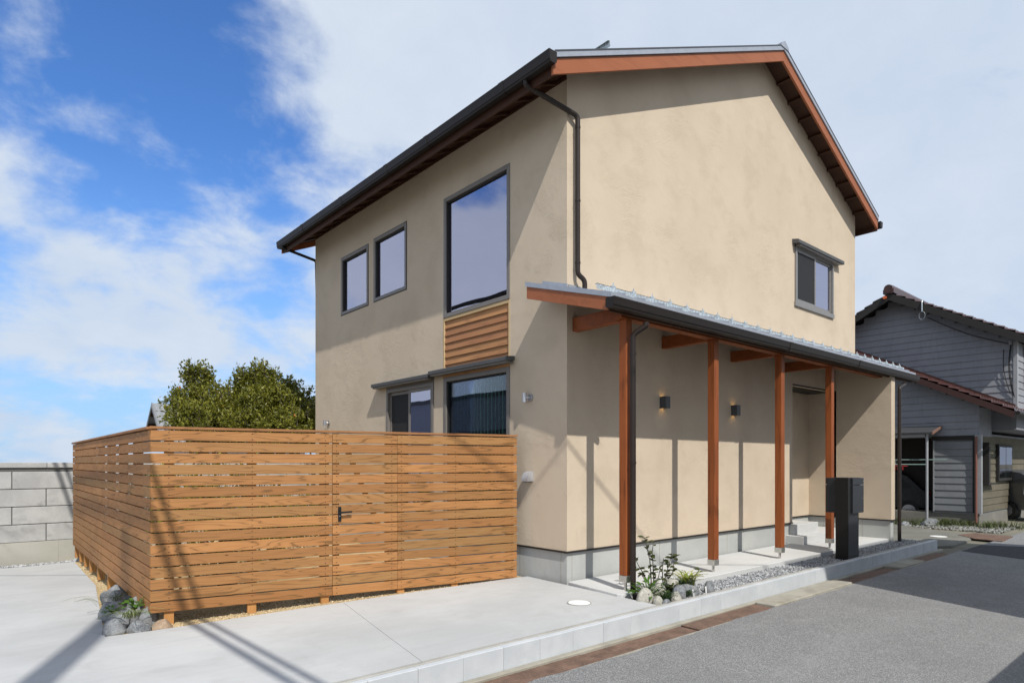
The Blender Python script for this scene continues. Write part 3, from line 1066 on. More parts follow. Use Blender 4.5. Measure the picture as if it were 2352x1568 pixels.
# sliding door-window: screen half and glass half
y0, y1, z0, z1 = WIN['wd']
w = MB()
fw_ = 0.055
w.box(-0.02, 0.09, y0, y0 + fw_, z0, z1).box(-0.02, 0.09, y1 - fw_, y1, z0, z1).box(-0.02, 0.09, y0 + fw_, y1 - fw_, z1 - fw_, z1).box(-0.02, 0.09, y0 + fw_, y1 - fw_, z0, z0 + fw_)
wo = w.build('window', FRAME, house, bevel=0.003)
ym = (y0 + y1) / 2
s_ = MB()
for a, b, xx in ((y0 + fw_, ym + 0.03, 0.0), (ym - 0.03, y1 - fw_, 0.03)):
    s_.box(xx, xx + 0.026, a, a + 0.05, z0 + fw_, z1 - fw_).box(xx, xx + 0.026, b - 0.05, b, z0 + fw_, z1 - fw_)
    s_.box(xx, xx + 0.026, a + 0.05, b - 0.05, z1 - fw_ - 0.055, z1 - fw_).box(xx, xx + 0.026, a + 0.05, b - 0.05, z0 + fw_, z0 + fw_ + 0.07)
s_.build('sash', FRAME, wo, bevel=0.002)
MB().box(0.010, 0.016, y0 + fw_ + 0.05, ym - 0.02, z0 + 0.12, z1 - 0.11).build('pane', GLASS, wo)
MB().box(0.042, 0.047, ym + 0.02, y1 - fw_ - 0.05, z0 + 0.12, z1 - 0.11).build('screen', SCREEN, wo)
MB().box(0.15, 0.155, y0, y1, z0, z1).build('curtain', BLIND, wo)
wo['label'] = 'sliding window with dark insect screen half'


def hood_side(y0, y1, zb, h=0.062, out=0.15):
    o = MB().prism([(0.0, zb + h + 0.016), (0.0, zb + 0.02), (-out + 0.012, zb), (-out, zb + 0.004), (-out, zb + h - 0.006), (-out + 0.012, zb + h)], 'y', y0, y1).build('window_hood', HOOD, house, bevel=0.003)
    MB().box(-out + 0.02, -0.002, y0 + 0.03, y1 - 0.03, zb - 0.022, zb + 0.004).build('bracket', FRAME, o)
    return o


hood_side(0.985, 2.900, 2.872)
hood_side(2.912, 4.755, 2.838)
MB().box(-0.012, 0.06, 1.086, 2.689, 2.82, 2.885).build('window_head', CLAD, house)
MB().box(-0.012, 0.06, 2.95, 4.44, 2.781, 2.85).build('window_head', FRAME, house)

# small sliding window in the gable front, with hood
x0, x1, z0, z1 = FWIN
w = MB()
fw_ = 0.045
w.box(x0, x0 + fw_, -0.03, 0.08, z0, z1).box(x1 - fw_, x1, -0.03, 0.08, z0, z1).box(x0 + fw_, x1 - fw_, -0.03, 0.08, z1 - fw_, z1).box(x0 - 0.02, x1 + 0.02, -0.034, 0.08, z0 - 0.04, z0 + fw_)
wo = w.build('window', FRAME_G, house, bevel=0.003)
wo['label'] = 'small grey sliding window under a hood on the gable front'
xm = (x0 + x1) / 2
s_ = MB()
for a, b, yy in ((x0 + fw_, xm + 0.025, -0.018), (xm - 0.025, x1 - fw_, 0.012)):
    s_.box(a, a + 0.045, yy, yy + 0.025, z0 + fw_, z1 - fw_).box(b - 0.045, b, yy, yy + 0.025, z0 + fw_, z1 - fw_)
    s_.box(a + 0.045, b - 0.045, yy, yy + 0.025, z1 - fw_ - 0.05, z1 - fw_).box(a + 0.045, b - 0.045, yy, yy + 0.025, z0 + fw_, z0 + fw_ + 0.06)
s_.build('sash', FRAME_G, wo, bevel=0.002)
MB().box(x0 + fw_ + 0.045, xm - 0.02, -0.010, -0.006, z0 + 0.10, z1 - 0.09).build('screen', SCREEN, wo)
MB().box(xm + 0.02, x1 - fw_ - 0.045, 0.022, 0.027, z0 + 0.10, z1 - 0.09).build('pane', GLASS, wo)
MB().box(x0, x1, 0.13, 0.135, z0, z1).build('curtain', CURTAIN, wo)
ho = MB().prism([(0.0, 5.635), (0.0, 5.55), (-0.115, 5.535), (-0.127, 5.54), (-0.127, 5.60), (-0.118, 5.607)], 'x', x0 - 0.10, x1 + 0.27).build('window_hood', HOOD, house, bevel=0.003)
MB().box(x0, x1 + 0.15, -0.105, -0.002, 5.512, 5.538).build('bracket', FRAME, ho)

# ------------------------------------------------------------------ porch roof


def pz(y):
    return 3.64 + 0.29 * y


pr = MB()
YE, YT, PX0, PX1 = -1.05, 0.33, -0.40, 9.12
poly = lambda ya, yb, dz0, dz1: [(ya, pz(ya) + dz0), (yb, pz(yb) + dz0), (yb, pz(yb) + dz1), (ya, pz(ya) + dz1)]
pr.prism(poly(YE, YT, -0.058, 0.0), 'x', PX0, -0.004)
pr.prism(poly(YE, -0.002, -0.058, 0.0), 'x', -0.004, PX1)
pro = pr.build('porch_roof', STEELW, house)
ps = MB()
ps.prism(poly(YE + 0.07, YT - 0.03, -0.10, -0.060), 'x', PX0 + 0.045, -0.006)
ps.prism(poly(YE + 0.07, -0.004, -0.10, -0.060), 'x', -0.006, PX1 - 0.045)
ps.build('soffit', SOFFIT, pro)
MB().prism(poly(YE + 0.055, YT - 0.02, -0.205, -0.060), 'x', PX0 + 0.010, PX0 + 0.043).build('rake_fascia', STAIN_FASCIA, pro)
MB().prism(poly(YE + 0.055, -0.006, -0.205, -0.060), 'x', PX1 - 0.043, PX1 - 0.010).build('rake_fascia', STAIN_FASCIA, pro)
MB().box(PX0 + 0.05, PX1 - 0.05, YE + 0.062, YE + 0.092, pz(YE) - 0.19, pz(YE) - 0.04).build('eave_fascia', SOFFIT, pro)
MB().prism(poly(-0.02, 0.42, 0.0, 0.075), 'x', -0.02, -0.003).build('wall_flashing', STEELW, pro)
MB().box(0.02, PX1 - 0.3, -0.018, -0.003, pz(0) - 0.02, pz(0) + 0.07).build('wall_flashing', STEELW, pro)
prof, outer = gutter_profile(YE + 0.055, YE - 0.065, pz(YE) - 0.062, 0.115)
# profile coordinates are (y, z) here
pg = MB().prism(prof, 'x', PX0 - 0.02, PX1 + 0.03).build('gutter', GUTTER, house)
MB().prism(outer, 'x', PX0 - 0.026, PX0 - 0.02).build('end_cap', GUTTER, pg)
MB().prism(outer, 'x', PX1 + 0.03, PX1 + 0.036).build('end_cap', GUTTER, pg)
for xj in (3.55, 6.1):
    MB().prism([(YE + 0.055 + (p[0] - YE - 0.055) * 1.05, pz(YE) - 0.062 + (p[1] - pz(YE) + 0.062) * 1.05) for p in outer], 'x', xj, xj + 0.09).build('joint', GUTTER, pg)
sr = MB().box(PX0 + 0.0, PX1 - 0.05, -0.003, 0.003, 0.015, 0.075).box(PX0 + 0.0, PX1 - 0.05, -0.003, 0.03, 0.070, 0.075).build('snow_rail', GALV, pro, loc=(0, -0.85, pz(-0.85)))
bk = with_mat(MB().box(-0.028, 0.028, -0.02, 0.05, 0.0, 0.088).add([(-0.012, -0.01, 0.088), (0.012, -0.01, 0.088), (0.0, -0.01, 0.125), (-0.012, 0.0, 0.088), (0.012, 0.0, 0.088), (0.0, 0.0, 0.125)],
                                                          [(0, 1, 2), (3, 5, 4), (0, 2, 5, 3), (1, 4, 5, 2)]).mesh('rail_bracket'), GALV)
seam = with_mat(MB().prism([(YE + 0.02, -0.004 + 0.29 * (YE + 0.02)), (-0.03, -0.004 + 0.29 * -0.03), (-0.03, 0.026 + 0.29 * -0.03), (YE + 0.02, 0.026 + 0.29 * (YE + 0.02))], 'x', -0.008, 0.008).mesh('roof_seam'), STEELW)
for k in range(26):
    xk = -0.13 + 0.357 * k
    inst('rail_bracket', bk, pro, (xk, -0.85, pz(-0.85)))
    inst('roof_seam', seam, pro, (xk, 0, 3.64))
MB().box(0.0, PX1 - 0.9, -0.865, -0.745, 3.150, 3.345).build('porch_beam', STAIN_X, house, bevel=0.004)

POSTS = [0.145, 1.985, 3.84, 5.62]
pa = 0.0525
PY = -0.805
post_me = with_mat(MB().box(-pa, pa, -pa, pa, 0.2, 3.149).mesh('post', 0.004), STAIN)
foot_me = with_mat(MB().box(-pa - 0.003, pa + 0.003, -pa - 0.003, pa + 0.003, 0.122, 0.199).mesh('post_shoe', 0.002), STAINLESS)
pin_me = with_mat(MB().tube([(0, 0, 0.02), (0, 0, 0.125)], 0.018, 12).mesh('post_pin', 0, True), STAINLESS)
bolt_me = with_mat(MB().tube([(-pa - 0.010, 0, 0.165), (-pa, 0, 0.165)], 0.011, 10).mesh('bolt'), SILVER)
arm_me = with_mat(MB().box(-0.05, 0.05, -0.74, -0.002, 3.135, 3.305).mesh('arm_beam', 0.004), STAIN_X)
for xp in POSTS:
    p = inst('porch_post', post_me, house, (xp, PY, 0))
    inst('post_shoe', foot_me, p, (0, 0, 0))
    inst('post_pin', pin_me, p, (0, 0, 0))
    inst('bolt', bolt_me, p, (0, 0, 0))
    inst('arm_beam', arm_me, house, (xp, 0, 0))
pipe([(0.20, -1.055, 3.09), (0.20, -1.055, 3.05), (0.12, -0.935, 2.96), (0.12, -0.935, -0.03)], 0.0325, house, collars=[(0.12, -0.935, z) for z in (2.74, 1.5, 0.31)])
MB().tube([(0.12, -0.985, -0.05), (0.12, -0.985, 0.02)], 0.05, 16).build('pipe_socket', GUTTER, house, smooth=True)
pipe([(8.45, -1.055, 3.09), (8.45, -1.055, 3.05), (8.10, -1.08, 2.96), (8.10, -1.08, -0.06)], 0.0325, house, collars=[(8.10, -1.08, z) for z in (2.6, 1.4, 0.3)])
MB().tube([(8.08, -0.93, 0.0), (8.08, -0.93, 3.1)], 0.012, 8).build('earth_wire_pipe', STEELW, house)

# lamps and vents fixed to the walls
for xl, zl in ((1.946, 2.36), (3.867, 2.35)):
    lp = MB()
    lp.box(xl - 0.052, xl - 0.048, -0.105, -0.001, zl - 0.085, zl + 0.085)
    lp.box(xl + 0.048, xl + 0.052, -0.105, -0.001, zl - 0.085, zl + 0.085)
    lp.box(xl - 0.052, xl + 0.052, -0.109, -0.105, zl - 0.085, zl + 0.085)
    lp.box(xl - 0.04, xl + 0.04, -0.012, 0.0, zl - 0.07, zl + 0.07)
    lo = lp.build('wall_lamp', LAMP, house)
    MB().box(xl - 0.03, xl + 0.03, -0.09, -0.03, zl - 0.066, zl + 0.066).build('bulb', GLOW, lo)


def spot(y, z):
    o = MB().tube([(-0.075, y + 0.045, z + 0.06), (-0.075, y + 0.045, z - 0.06)], 0.03, 18).build('spot_lamp', SILVER, house, smooth=True)
    MB().tube([(0.0, y, z), (-0.02, y, z)], 0.048, 22).build('mount', SILVER, o, smooth=True)
    MB().tube([(-0.02, y, z), (-0.05, y + 0.005, z), (-0.07, y + 0.03, z)], 0.014, 10).build('arm', SILVER, o, smooth=True)
    return o


spot(0.66, 2.355)
spot(6.80, 2.315)
vt = MB()
prof = [(-0.001, 1.385)]
for k in range(9):
    a = math.pi / 2 * k / 8
    prof.append((-0.105 * math.sin(a) - 0.004, 1.255 + 0.13 * math.cos(a)))
prof.append((-0.001, 1.255))
vt.prism(prof, 'y', 0.615, 0.735)
v_o = vt.build('vent_hood', plain('vent_silver', (0.36, 0.36, 0.37), 0.5, metal=0.15), house, smooth=True)
MB().box(-0.09, -0.004, 0.63, 0.72, 1.246, 1.2545).build('vent_grille', BLACK, v_o)

# ================================================================== wooden fence
fence = thing('wooden_fence', 'tall horizontal cedar board fence with a gate round the yard corner', 'fence', (-4.26, 1.60, 0))
ROT = -R(11.834)
BH, BP, BZ, NB = 0.1010, 0.1148, 0.002, 16
cz, sz = math.cos(ROT), math.sin(ROT)


def fl_(d, off=0.0):
    """fence-local point at distance d along the front line, off behind it"""
    return (d * cz - off * sz, d * sz + off * cz)


def board_mesh(L_):
    me = MB().box(0, L_, 0, 0.021, 0, BH).mesh('board', 0.0025)
    me.materials.append(FENCE_W)
    return me


secs = [(0.004, 1.7885), (2.5520, 4.180)]
for a, b in secs:
    me = board_mesh(b - a - 0.003)
    if a < 0.1:
        me.materials.append(FENCE_END)
        for pg_ in me.polygons:
            if pg_.normal.x < -0.9:
                pg_.material_index = 1
    for k in range(NB):
        p = fl_(a)
        inst('board', me, fence, (p[0], p[1], BZ + k * BP + random.uniform(-0.0012, 0.0012)), ROT)
gate = MB()


def gbar(d0, d1, z0_, z1_, sh=0.0):
    gate.hexa([(*fl_(d0 + sh, 0.024), z0_), (*fl_(d1 + sh, 0.024), z0_), (*fl_(d1 + sh, 0.06), z0_), (*fl_(d0 + sh, 0.06), z0_),
               (*fl_(d0, 0.024), z1_), (*fl_(d1, 0.024), z1_), (*fl_(d1, 0.06), z1_), (*fl_(d0, 0.06), z1_)])


gbar(1.80, 1.87, 0.02, 1.83)
gbar(2.41, 2.54, 0.02, 1.83)
gbar(1.87, 1.93, 0.75, 1.80, 0.44)
gate_o = gate.build('gate', FENCE_POST, fence)
me = board_mesh(0.7610)
for k in range(NB):
    p = fl_(1.7895)
    inst('board', me, gate_o, (p[0], p[1], BZ + k * BP + random.uniform(-0.0012, 0.0012)), ROT)
hx = 1.868
hm = MB()
P = lambda d, off, z: (*fl_(d, off), z)
hm.hexa([P(hx - 0.018, -0.010, 0.835), P(hx + 0.018, -0.010, 0.835), P(hx + 0.018, 0.0, 0.835), P(hx - 0.018, 0.0, 0.835),
         P(hx - 0.018, -0.010, 1.00), P(hx + 0.018, -0.010, 1.00), P(hx + 0.018, 0.0, 1.00), P(hx - 0.018, 0.0, 1.00)])
hm.hexa([P(hx - 0.012, -0.056, 0.927), P(hx + 0.13, -0.056, 0.933), P(hx + 0.13, -0.042, 0.933), P(hx - 0.012, -0.042, 0.927),
         P(hx - 0.012, -0.056, 0.947), P(hx + 0.13, -0.056, 0.953), P(hx + 0.13, -0.042, 0.953), P(hx - 0.012, -0.042, 0.947)])
hm.tube([P(hx, -0.01, 0.937), P(hx, -0.045, 0.937)], 0.010, 10)
hm.build('handle', HANDLE, gate_o)
MB().tube([P(hx, -0.0105, 0.895), P(hx, -0.013, 0.895)], 0.007, 12).build('key_cylinder', SILVER, gate_o)

# side run of the fence
SIDE_L = 6.86
me1, me2 = board_mesh(3.6), board_mesh(SIDE_L - 3.603)
for k in range(NB):
    zz = BZ + k * BP + random.uniform(-0.0012, 0.0012)
    L1 = 3.6 if k % 2 == 0 else SIDE_L - 3.603
    # boards run away from the corner; local x along +y
    inst('board', me1 if k % 2 == 0 else me2, fence, (0.0255, 0.0255, zz), R(89.34))
    inst('board', me2 if k % 2 == 0 else me1, fence, (0.0255 + 0.0115 * L1, 0.0255 + L1 + 0.002, zz), R(89.34))
pm = with_mat(MB().box(-0.045, 0.045, 0, 0.09, -0.22, 1.83).mesh('post', 0.003), FENCE_POST)
for dd in (0.165, 0.945, 1.71, 2.60, 3.30, 4.10):
    p = fl_(dd, 0.024)
    inst('post', pm, fence, (p[0], p[1], 0), ROT)
for yy in (6.78, 6.10, 5.46, 4.78, 3.91, 2.94, 2.0, 1.05):
    inst('post', pm, fence, (0.028 + 0.0115 * yy, yy, 0), R(-90.66))
p0, p1 = fl_(-0.006, -0.012), fl_(4.182, -0.012)
q0, q1 = fl_(0.016, 0.088), fl_(4.182, 0.088)
ZC = BZ + NB * BP - 0.002
MB().hexa([(*p0, ZC), (*p1, ZC), (*q1, ZC), (*q0, ZC), (*p0, ZC + 0.026), (*p1, ZC + 0.026), (*q1, ZC + 0.026), (*q0, ZC + 0.026)]).build('cap_rail', CAP_W, fence, bevel=0.002)
me = MB().box(0, SIDE_L - 0.08, 0, 0.1, 0, 0.026).mesh('cap_rail', 0.002)
me.materials.append(CAP_W)
inst('cap_rail', me, fence, (0.086, 0.110, ZC), R(89.34))
scr = MB()


def screw(px, py, pz_, nx, ny):
    t = (-ny, nx)
    r_ = 0.0055
    c = [(px + nx * 0.0008 + t[0] * r_ * math.cos(a), py + ny * 0.0008 + t[1] * r_ * math.cos(a), pz_ + r_ * math.sin(a)) for a in [k * math.pi / 3 for k in range(6)]]
    scr.add(c, [tuple(range(6))])


for k in range(NB):
    for dd in (0.165, 0.945, 1.71, 1.835, 2.48, 2.60, 3.30, 4.10):
        for dz in (0.024, 0.080):
            p = fl_(dd, -0.0008)
            screw(p[0], p[1], BZ + k * BP + dz, sz, -cz)
so = scr.build('screws', GASKET, fence)
so['kind'] = 'stuff'

# ================================================================== block wall
bw = thing('block_wall', 'weathered grey concrete block wall behind the driveway', 'wall', (0, 8.78, 0))
MB().box(-8.2, 2.0, 0.0, 0.20, -0.46, 0.076).build('base', BLOCK_BASE, bw, bevel=0.006)
MB().box(-8.2, 2.0, 0.02, 0.17, 0.07, 1.42).build('mortar', BLOCK_DARK, bw)
MB().box(-4.365, -4.358, -0.003, 0.01, -0.4, 0.075).build('base_joint', CONC_TOP, bw)
BLK, RH = 0.984, 0.3165
bm_ = with_mat(MB().box(0, BLK - 0.013, 0.0, 0.16, 0, RH - 0.012).mesh('block', 0.007), BLOCK)
for r_ in range(4):
    for k in range(10):
        inst('block', bm_, bw, (-5.03 - 3 * BLK + k * BLK + (BLK / 2 if r_ % 2 == 0 else 0), random.uniform(-0.003, 0.003), 0.082 + r_ * RH))
cm = with_mat(MB().box(0, 2 * BLK - 0.006, -0.01, 0.19, 0, 0.095).mesh('cap_block', 0.006), BLOCK)
for k in range(5):
    inst('cap_block', cm, bw, (-4.53 - 2 * BLK + k * 2 * BLK, 0, 1.408))

# ================================================================== mailbox
mb = thing('mailbox', 'black pillar mailbox with charcoal letter box standing in the gravel', 'mailbox', (4.80, -1.425, 0))
MB().box(0.0, 0.42, 0.0, 0.19, -0.06, 1.262).build('pillar', MAILB, mb, bevel=0.004)
MB().box(0.03, 0.39, -0.001, 0.02, 0.03, 0.66).build('cable_cover', MAILG, mb, bevel=0.003)
bx = MB().box(0.045, 0.562, 0.012, 0.36, 0.705, 1.258).build('letter_box', MAILG, mb, bevel=0.006)
MB().box(0.13, 0.560, -0.022, 0.011, 1.150, 1.254).build('flap', MAILG, bx, bevel=0.002)
MB().box(0.13, 0.560, -0.022, 0.011, 0.700, 1.141).build('front_door', MAILG, bx, bevel=0.002)
MB().box(0.40, 0.559, -0.030, -0.022, 1.1415, 1.149).build('pull', SILVER, bx)
MB().box(0.50, 0.555, -0.026, -0.022, 0.925, 0.930).build('hinge', SILVER, bx)
MB().box(0.51, 0.545, -0.026, -0.022, 1.2, 1.208).build('hinge', SILVER, bx)
MB().box(0.039, 0.0445, 0.33, 0.335, 0.71, 1.25).build('seam_line', BLACK, bx)
MB().box(0.036, 0.0445, 0.335, 0.36, 1.148, 1.156).build('pull', SILVER, bx)

# ================================================================== stones and plants
ST_GREY = m_stone('blue_grey_rock', (0.085, 0.093, 0.105), (0.22, 0.228, 0.236), (0.33, 0.335, 0.335), 0.5)
ST_TAN = m_stone('tan_rock', (0.21, 0.145, 0.095), (0.34, 0.25, 0.175), (0.44, 0.36, 0.28), 0.35)
ST_PALE = m_stone('pale_granite', (0.32, 0.31, 0.27), (0.44, 0.42, 0.37), (0.14, 0.135, 0.12), 0.2)
ST_DARK = m_stone('dark_slate_rock', (0.12, 0.13, 0.14), (0.24, 0.25, 0.265), (0.34, 0.30, 0.25), 0.4)


def corner(*p):
    """surveyed on a level plane; carried down the sight line to the sloping ground"""
    k = 1.085 + 0.03 * (p[1] - 1.0)
    return (-5.636 + (p[0] + 5.636) * k, -5.516 + (p[1] + 5.516) * k, 1.5 + (p[2] - 1.5) * k)


def stone(loc, dims, mat, label, seed, rough=0.22, flatb=0.35, rz=0.0, group=None):
    bm = bmesh.new()
    bmesh.ops.create_icosphere(bm, subdivisions=4, radius=1.0)
    off = Vector((seed * 3.7, seed * 1.3, seed * 2.1))
    for v in bm.verts:
        p = v.co.copy()
        n1_ = mnoise.noise(p * 0.9 + off)
        # facets: pull the surface towards a few cut planes
        q = p.normalized()
        rr = 1 + n1_ * rough + mnoise.noise(p * 2.6 + off) * rough * 0.4 + mnoise.noise(p * 7 + off) * rough * 0.10
        v.co = q * rr
    rg = random.Random(seed)
    for _ in range(7):
        nrm = Vector((rg.uniform(-1, 1), rg.uniform(-1, 1), rg.uniform(-0.5, 1))).normalized()
        dd = rg.uniform(0.66, 0.9)
        for v in bm.verts:
            t = v.co.dot(nrm)
            if t > dd:
                v.co -= nrm * (t - dd) * (0.85 if rough > 0.15 else 0.35)
    for v in bm.verts:
        v.co = Vector((v.co.x * dims[0] / 2, v.co.y * dims[1] / 2, max(v.co.z, -flatb) * dims[2] / (1 + flatb) + dims[2] * flatb / (1 + flatb)))
    me = bpy.data.meshes.new('garden_stone')
    bm.to_mesh(me)
    bm.free()
    me.polygons.foreach_set('use_smooth', [True] * len(me.polygons))
    me.materials.append(mat)
    o = bpy.data.objects.new('garden_stone', me)
    COL.objects.link(o)
    o.location = loc
    o.rotation_euler.z = rz
    return tag(o, label, 'stone', group)


GS = 'rocks at the fence corner'
GP = 'rocks of the planting bed'
# fence-corner pile (bed runs along the side of the fence)
stone(corner(-4.650, 1.02, -0.03), tuple(1.0 * q for q in (0.24, 0.22, 0.17)), ST_GREY, 'rounded blue grey rock at the near tip of the fence corner pile', 3, 0.2, group=GS)
stone(corner(-4.460, 0.965, -0.03), tuple(1.0 * q for q in (0.22, 0.18, 0.13)), ST_GREY, 'grey rock under the striped grass at the fence corner', 5, 0.2, group=GS)
stone(corner(-4.295, 0.925, -0.03), tuple(1.0 * q for q in (0.20, 0.16, 0.12)), ST_TAN, 'tan brown rock beside the first fence post', 8, 0.22, group=GS)
stone(corner(-4.560, 1.27, -0.03), tuple(1.0 * q for q in (0.32, 0.34, 0.20)), ST_GREY, 'large flat grey rock in the middle of the fence corner pile', 11, 0.25, group=GS)
stone(corner(-4.360, 1.17, -0.03), tuple(1.0 * q for q in (0.17, 0.20, 0.24)), ST_GREY, 'upright blue grey rock leaning on the fence corner boards', 14, 0.25, group=GS)
stone(corner(-4.560, 1.62, -0.03), tuple(1.0 * q for q in (0.26, 0.34, 0.22)), ST_DARK, 'dark grey rock at the outer edge of the fence corner pile', 17, 0.25, group=GS)
stone(corner(-4.380, 1.60, -0.03), tuple(1.0 * q for q in (0.24, 0.24, 0.24)), ST_GREY, 'broad grey rock against the lowest side board', 21, 0.24, group=GS)
stone(corner(-4.420, 2.00, -0.03), tuple(1.0 * q for q in (0.19, 0.22, 0.19)), ST_GREY, 'grey rock at the far end of the fence corner pile', 24, 0.24, group=GS)
stone((-4.46, 2.45, -0.17), (0.26, 0.40, 0.20), ST_DARK, 'dark grey rock on the concrete edge, behind the rounded tip rock', 27, 0.25, group=GS)
stone((-4.33, 2.95, -0.17), (0.24, 0.40, 0.21), ST_GREY, 'pale topped rock under the thin dark grass tuft', 28, 0.25, group=GS)
stone((-4.36, 3.35, -0.17), (0.18, 0.30, 0.15), ST_GREY, 'low grey rock where the sandy strip begins beside the fence', 29, 0.22, group=GS)
stone((-4.24, 3.62, -0.17), (0.18, 0.28, 0.16), ST_DARK, 'dark rock tucked below the side boards at the far end of the pile', 30, 0.22, group=GS)
# planting bed by the porch post
stone((-0.015, -1.205, -0.05), (0.24, 0.17, 0.185), ST_PALE, 'big speckled pale boulder beside the downpipe foot', 31, 0.07, group=GP)
stone((0.03, -1.345, -0.05), (0.13, 0.12, 0.115), ST_PALE, 'small upright speckled stone next to the pale boulder', 34, 0.08, group=GP)
stone((0.075, -1.425, -0.05), (0.125, 0.075, 0.09), ST_GREY, 'small rounded grey stone touching the kerb top', 37, 0.14, group=GP)
stone((0.30, -1.385, -0.05), (0.17, 0.11, 0.13), ST_PALE, 'rounded buff stone at the kerb edge of the planting bed', 41, 0.07, group=GP)
stone((0.43, -1.32, -0.05), (0.21, 0.17, 0.20), ST_GREY, 'angular blue grey stone in the middle of the planting bed', 44, 0.28, group=GP)
stone((0.64, -1.32, -0.05), (0.26, 0.17, 0.18), ST_DARK, 'dark slate stone with a brown edge in the planting bed', 47, 0.28, rz=R(-20), group=GP)
stone((0.30, -1.15, -0.05), (0.22, 0.17, 0.22), ST_PALE, 'pale pinkish stone behind the dark green leaves', 51, 0.2, group=GP)
stone((0.58, -1.14, -0.05), (0.24, 0.20, 0.24), ST_PALE, 'pale stone at the foot of the bare shrub', 54, 0.2, group=GP)
stone((0.86, -1.19, -0.05), (0.22, 0.17, 0.21), ST_GREY, 'grey stone below the yellow striped leaves', 57, 0.2, group=GP)
stone((1.00, -1.36, -0.05), (0.15, 0.13, 0.19), ST_GREY, 'square grey stone where the gravel begins', 61, 0.2, group=GP)
stone((0.36, -0.99, -0.05), (0.16, 0.09, 0.13), ST_DARK, 'dark stone against the porch slab edge', 64, 0.2, group=GP)

LEAF_D = m_leaf('leaf_dark', (0.020, 0.045, 0.014), (0.035, 0.075, 0.02), (0.06, 0.11, 0.03))
LEAF_G = m_leaf('leaf_fresh', (0.04, 0.10, 0.015), (0.075, 0.17, 0.025), (0.14, 0.25, 0.035))
LEAF_Y = m_leaf('leaf_yellow_stripe', (0.16, 0.22, 0.04), (0.34, 0.38, 0.07), (0.60, 0.58, 0.16))
LEAF_S = m_leaf('leaf_striped', (0.10, 0.16, 0.05), (0.22, 0.28, 0.09), (0.45, 0.48, 0.22))
LEAF_SH = m_leaf('leaf_shrub', (0.040, 0.050, 0.020), (0.075, 0.095, 0.032), (0.13, 0.15, 0.06), 0.35)
BARK = plain('twig_bark', (0.10, 0.082, 0.07), 0.85, vary=0.25, scale=40)
GRASSM = m_leaf('grass_blades', (0.035, 0.055, 0.015), (0.07, 0.10, 0.025), (0.16, 0.17, 0.06))


def blades(loc, n_, L_, wdt, mat, label, cat, name, lean=0.9, seed=0, spread=0.03, droop=0.8, dirs=None, up=1.0):
    rg = random.Random(seed)
    m_ = MB()
    for i in range(n_):
        a = rg.uniform(0, 2 * math.pi) if dirs is None else rg.gauss(dirs[0], dirs[1])
        l_ = L_ * rg.uniform(0.55, 1.15)
        b = Vector((rg.gauss(0, spread), rg.gauss(0, spread), 0))
        d_ = Vector((math.cos(a), math.sin(a), 0))
        sd = Vector((-d_.y, d_.x, 0))
        le = lean * rg.uniform(0.4, 1.2)
        pts_ = []
        for t in (0, 0.25, 0.5, 0.75, 1.0):
            pts_.append(b + d_ * l_ * le * t * (0.55 + 0.45 * t) + Vector((0, 0, l_ * up * (t - droop * t * t * 0.75))))
        w0 = wdt * rg.uniform(0.7, 1.2)
        vs = []
        for t, p_ in zip((0.6, 1.0, 0.95, 0.6, 0.04), pts_):
            vs += [p_ - sd * w0 * t / 2 + Vector((0, 0, 0.15 * w0)), p_ - Vector((0, 0, 0.1 * w0)), p_ + sd * w0 * t / 2 + Vector((0, 0, 0.15 * w0))]
        fs = []
        for k in range(4):
            fs += [(3 * k, 3 * k + 1, 3 * k + 4, 3 * k + 3), (3 * k + 1, 3 * k + 2, 3 * k + 5, 3 * k + 4)]
        m_.add(vs, fs)
    t_ = thing(name, label, cat, loc)
    o = m_.build('leaf_blades', mat, t_)
    return t_


blades(corner(-4.52, 1.07, 0.10), 34, 0.27, 0.010, LEAF_S, 'striped pale green grass tuft spilling over the fence corner rocks', 'plant', 'striped_grass', 1.1, 3, droop=1.0, dirs=(-1.6, 1.1))
blades(corner(-4.52, 1.86, 0.12), 30, 0.22, 0.007, GRASSM, 'thin dark grass tuft at the far end of the fence corner rocks', 'plant', 'grass_tuft', 1.0, 4, droop=0.9)
blades(corner(-4.64, 1.83, 0.10), 7, 0.34, 0.007, LEAF_S, 'few long arching grass blades leaning over the concrete', 'plant', 'grass_tuft', 1.3, 9, droop=0.9, dirs=(3.3, 0.35))
blades((0.80, -1.20, 0.06), 60, 0.30, 0.017, LEAF_Y, 'yellow striped grassy plant at the end of the planting bed', 'plant', 'striped_grass', 0.8, 5, droop=0.75)
blades((0.18, -1.34, -0.01), 150, 0.17, 0.006, LEAF_D, 'dark fine grass tuft between the two small kerb stones', 'plant', 'grass_tuft', 0.9, 6, spread=0.03, droop=0.7)
blades((0.40, -1.08, 0.03), 150, 0.17, 0.006, LEAF_D, 'dark fine grass tuft at the foot of the shrub', 'plant', 'grass_tuft', 0.9, 7, spread=0.04, droop=0.7)
blades((0.66, -1.19, 0.06), 150, 0.17, 0.007, LEAF_D, 'dark fine grass tuft in front of the yellow striped plant', 'plant', 'grass_tuft', 0.9, 8, spread=0.04, droop=0.7)
blades((0.53, -1.36, 0.0), 90, 0.13, 0.007, LEAF_D, 'low dark grass tuft by the white plant label', 'plant', 'grass_tuft', 0.9, 18, spread=0.03, droop=0.7)


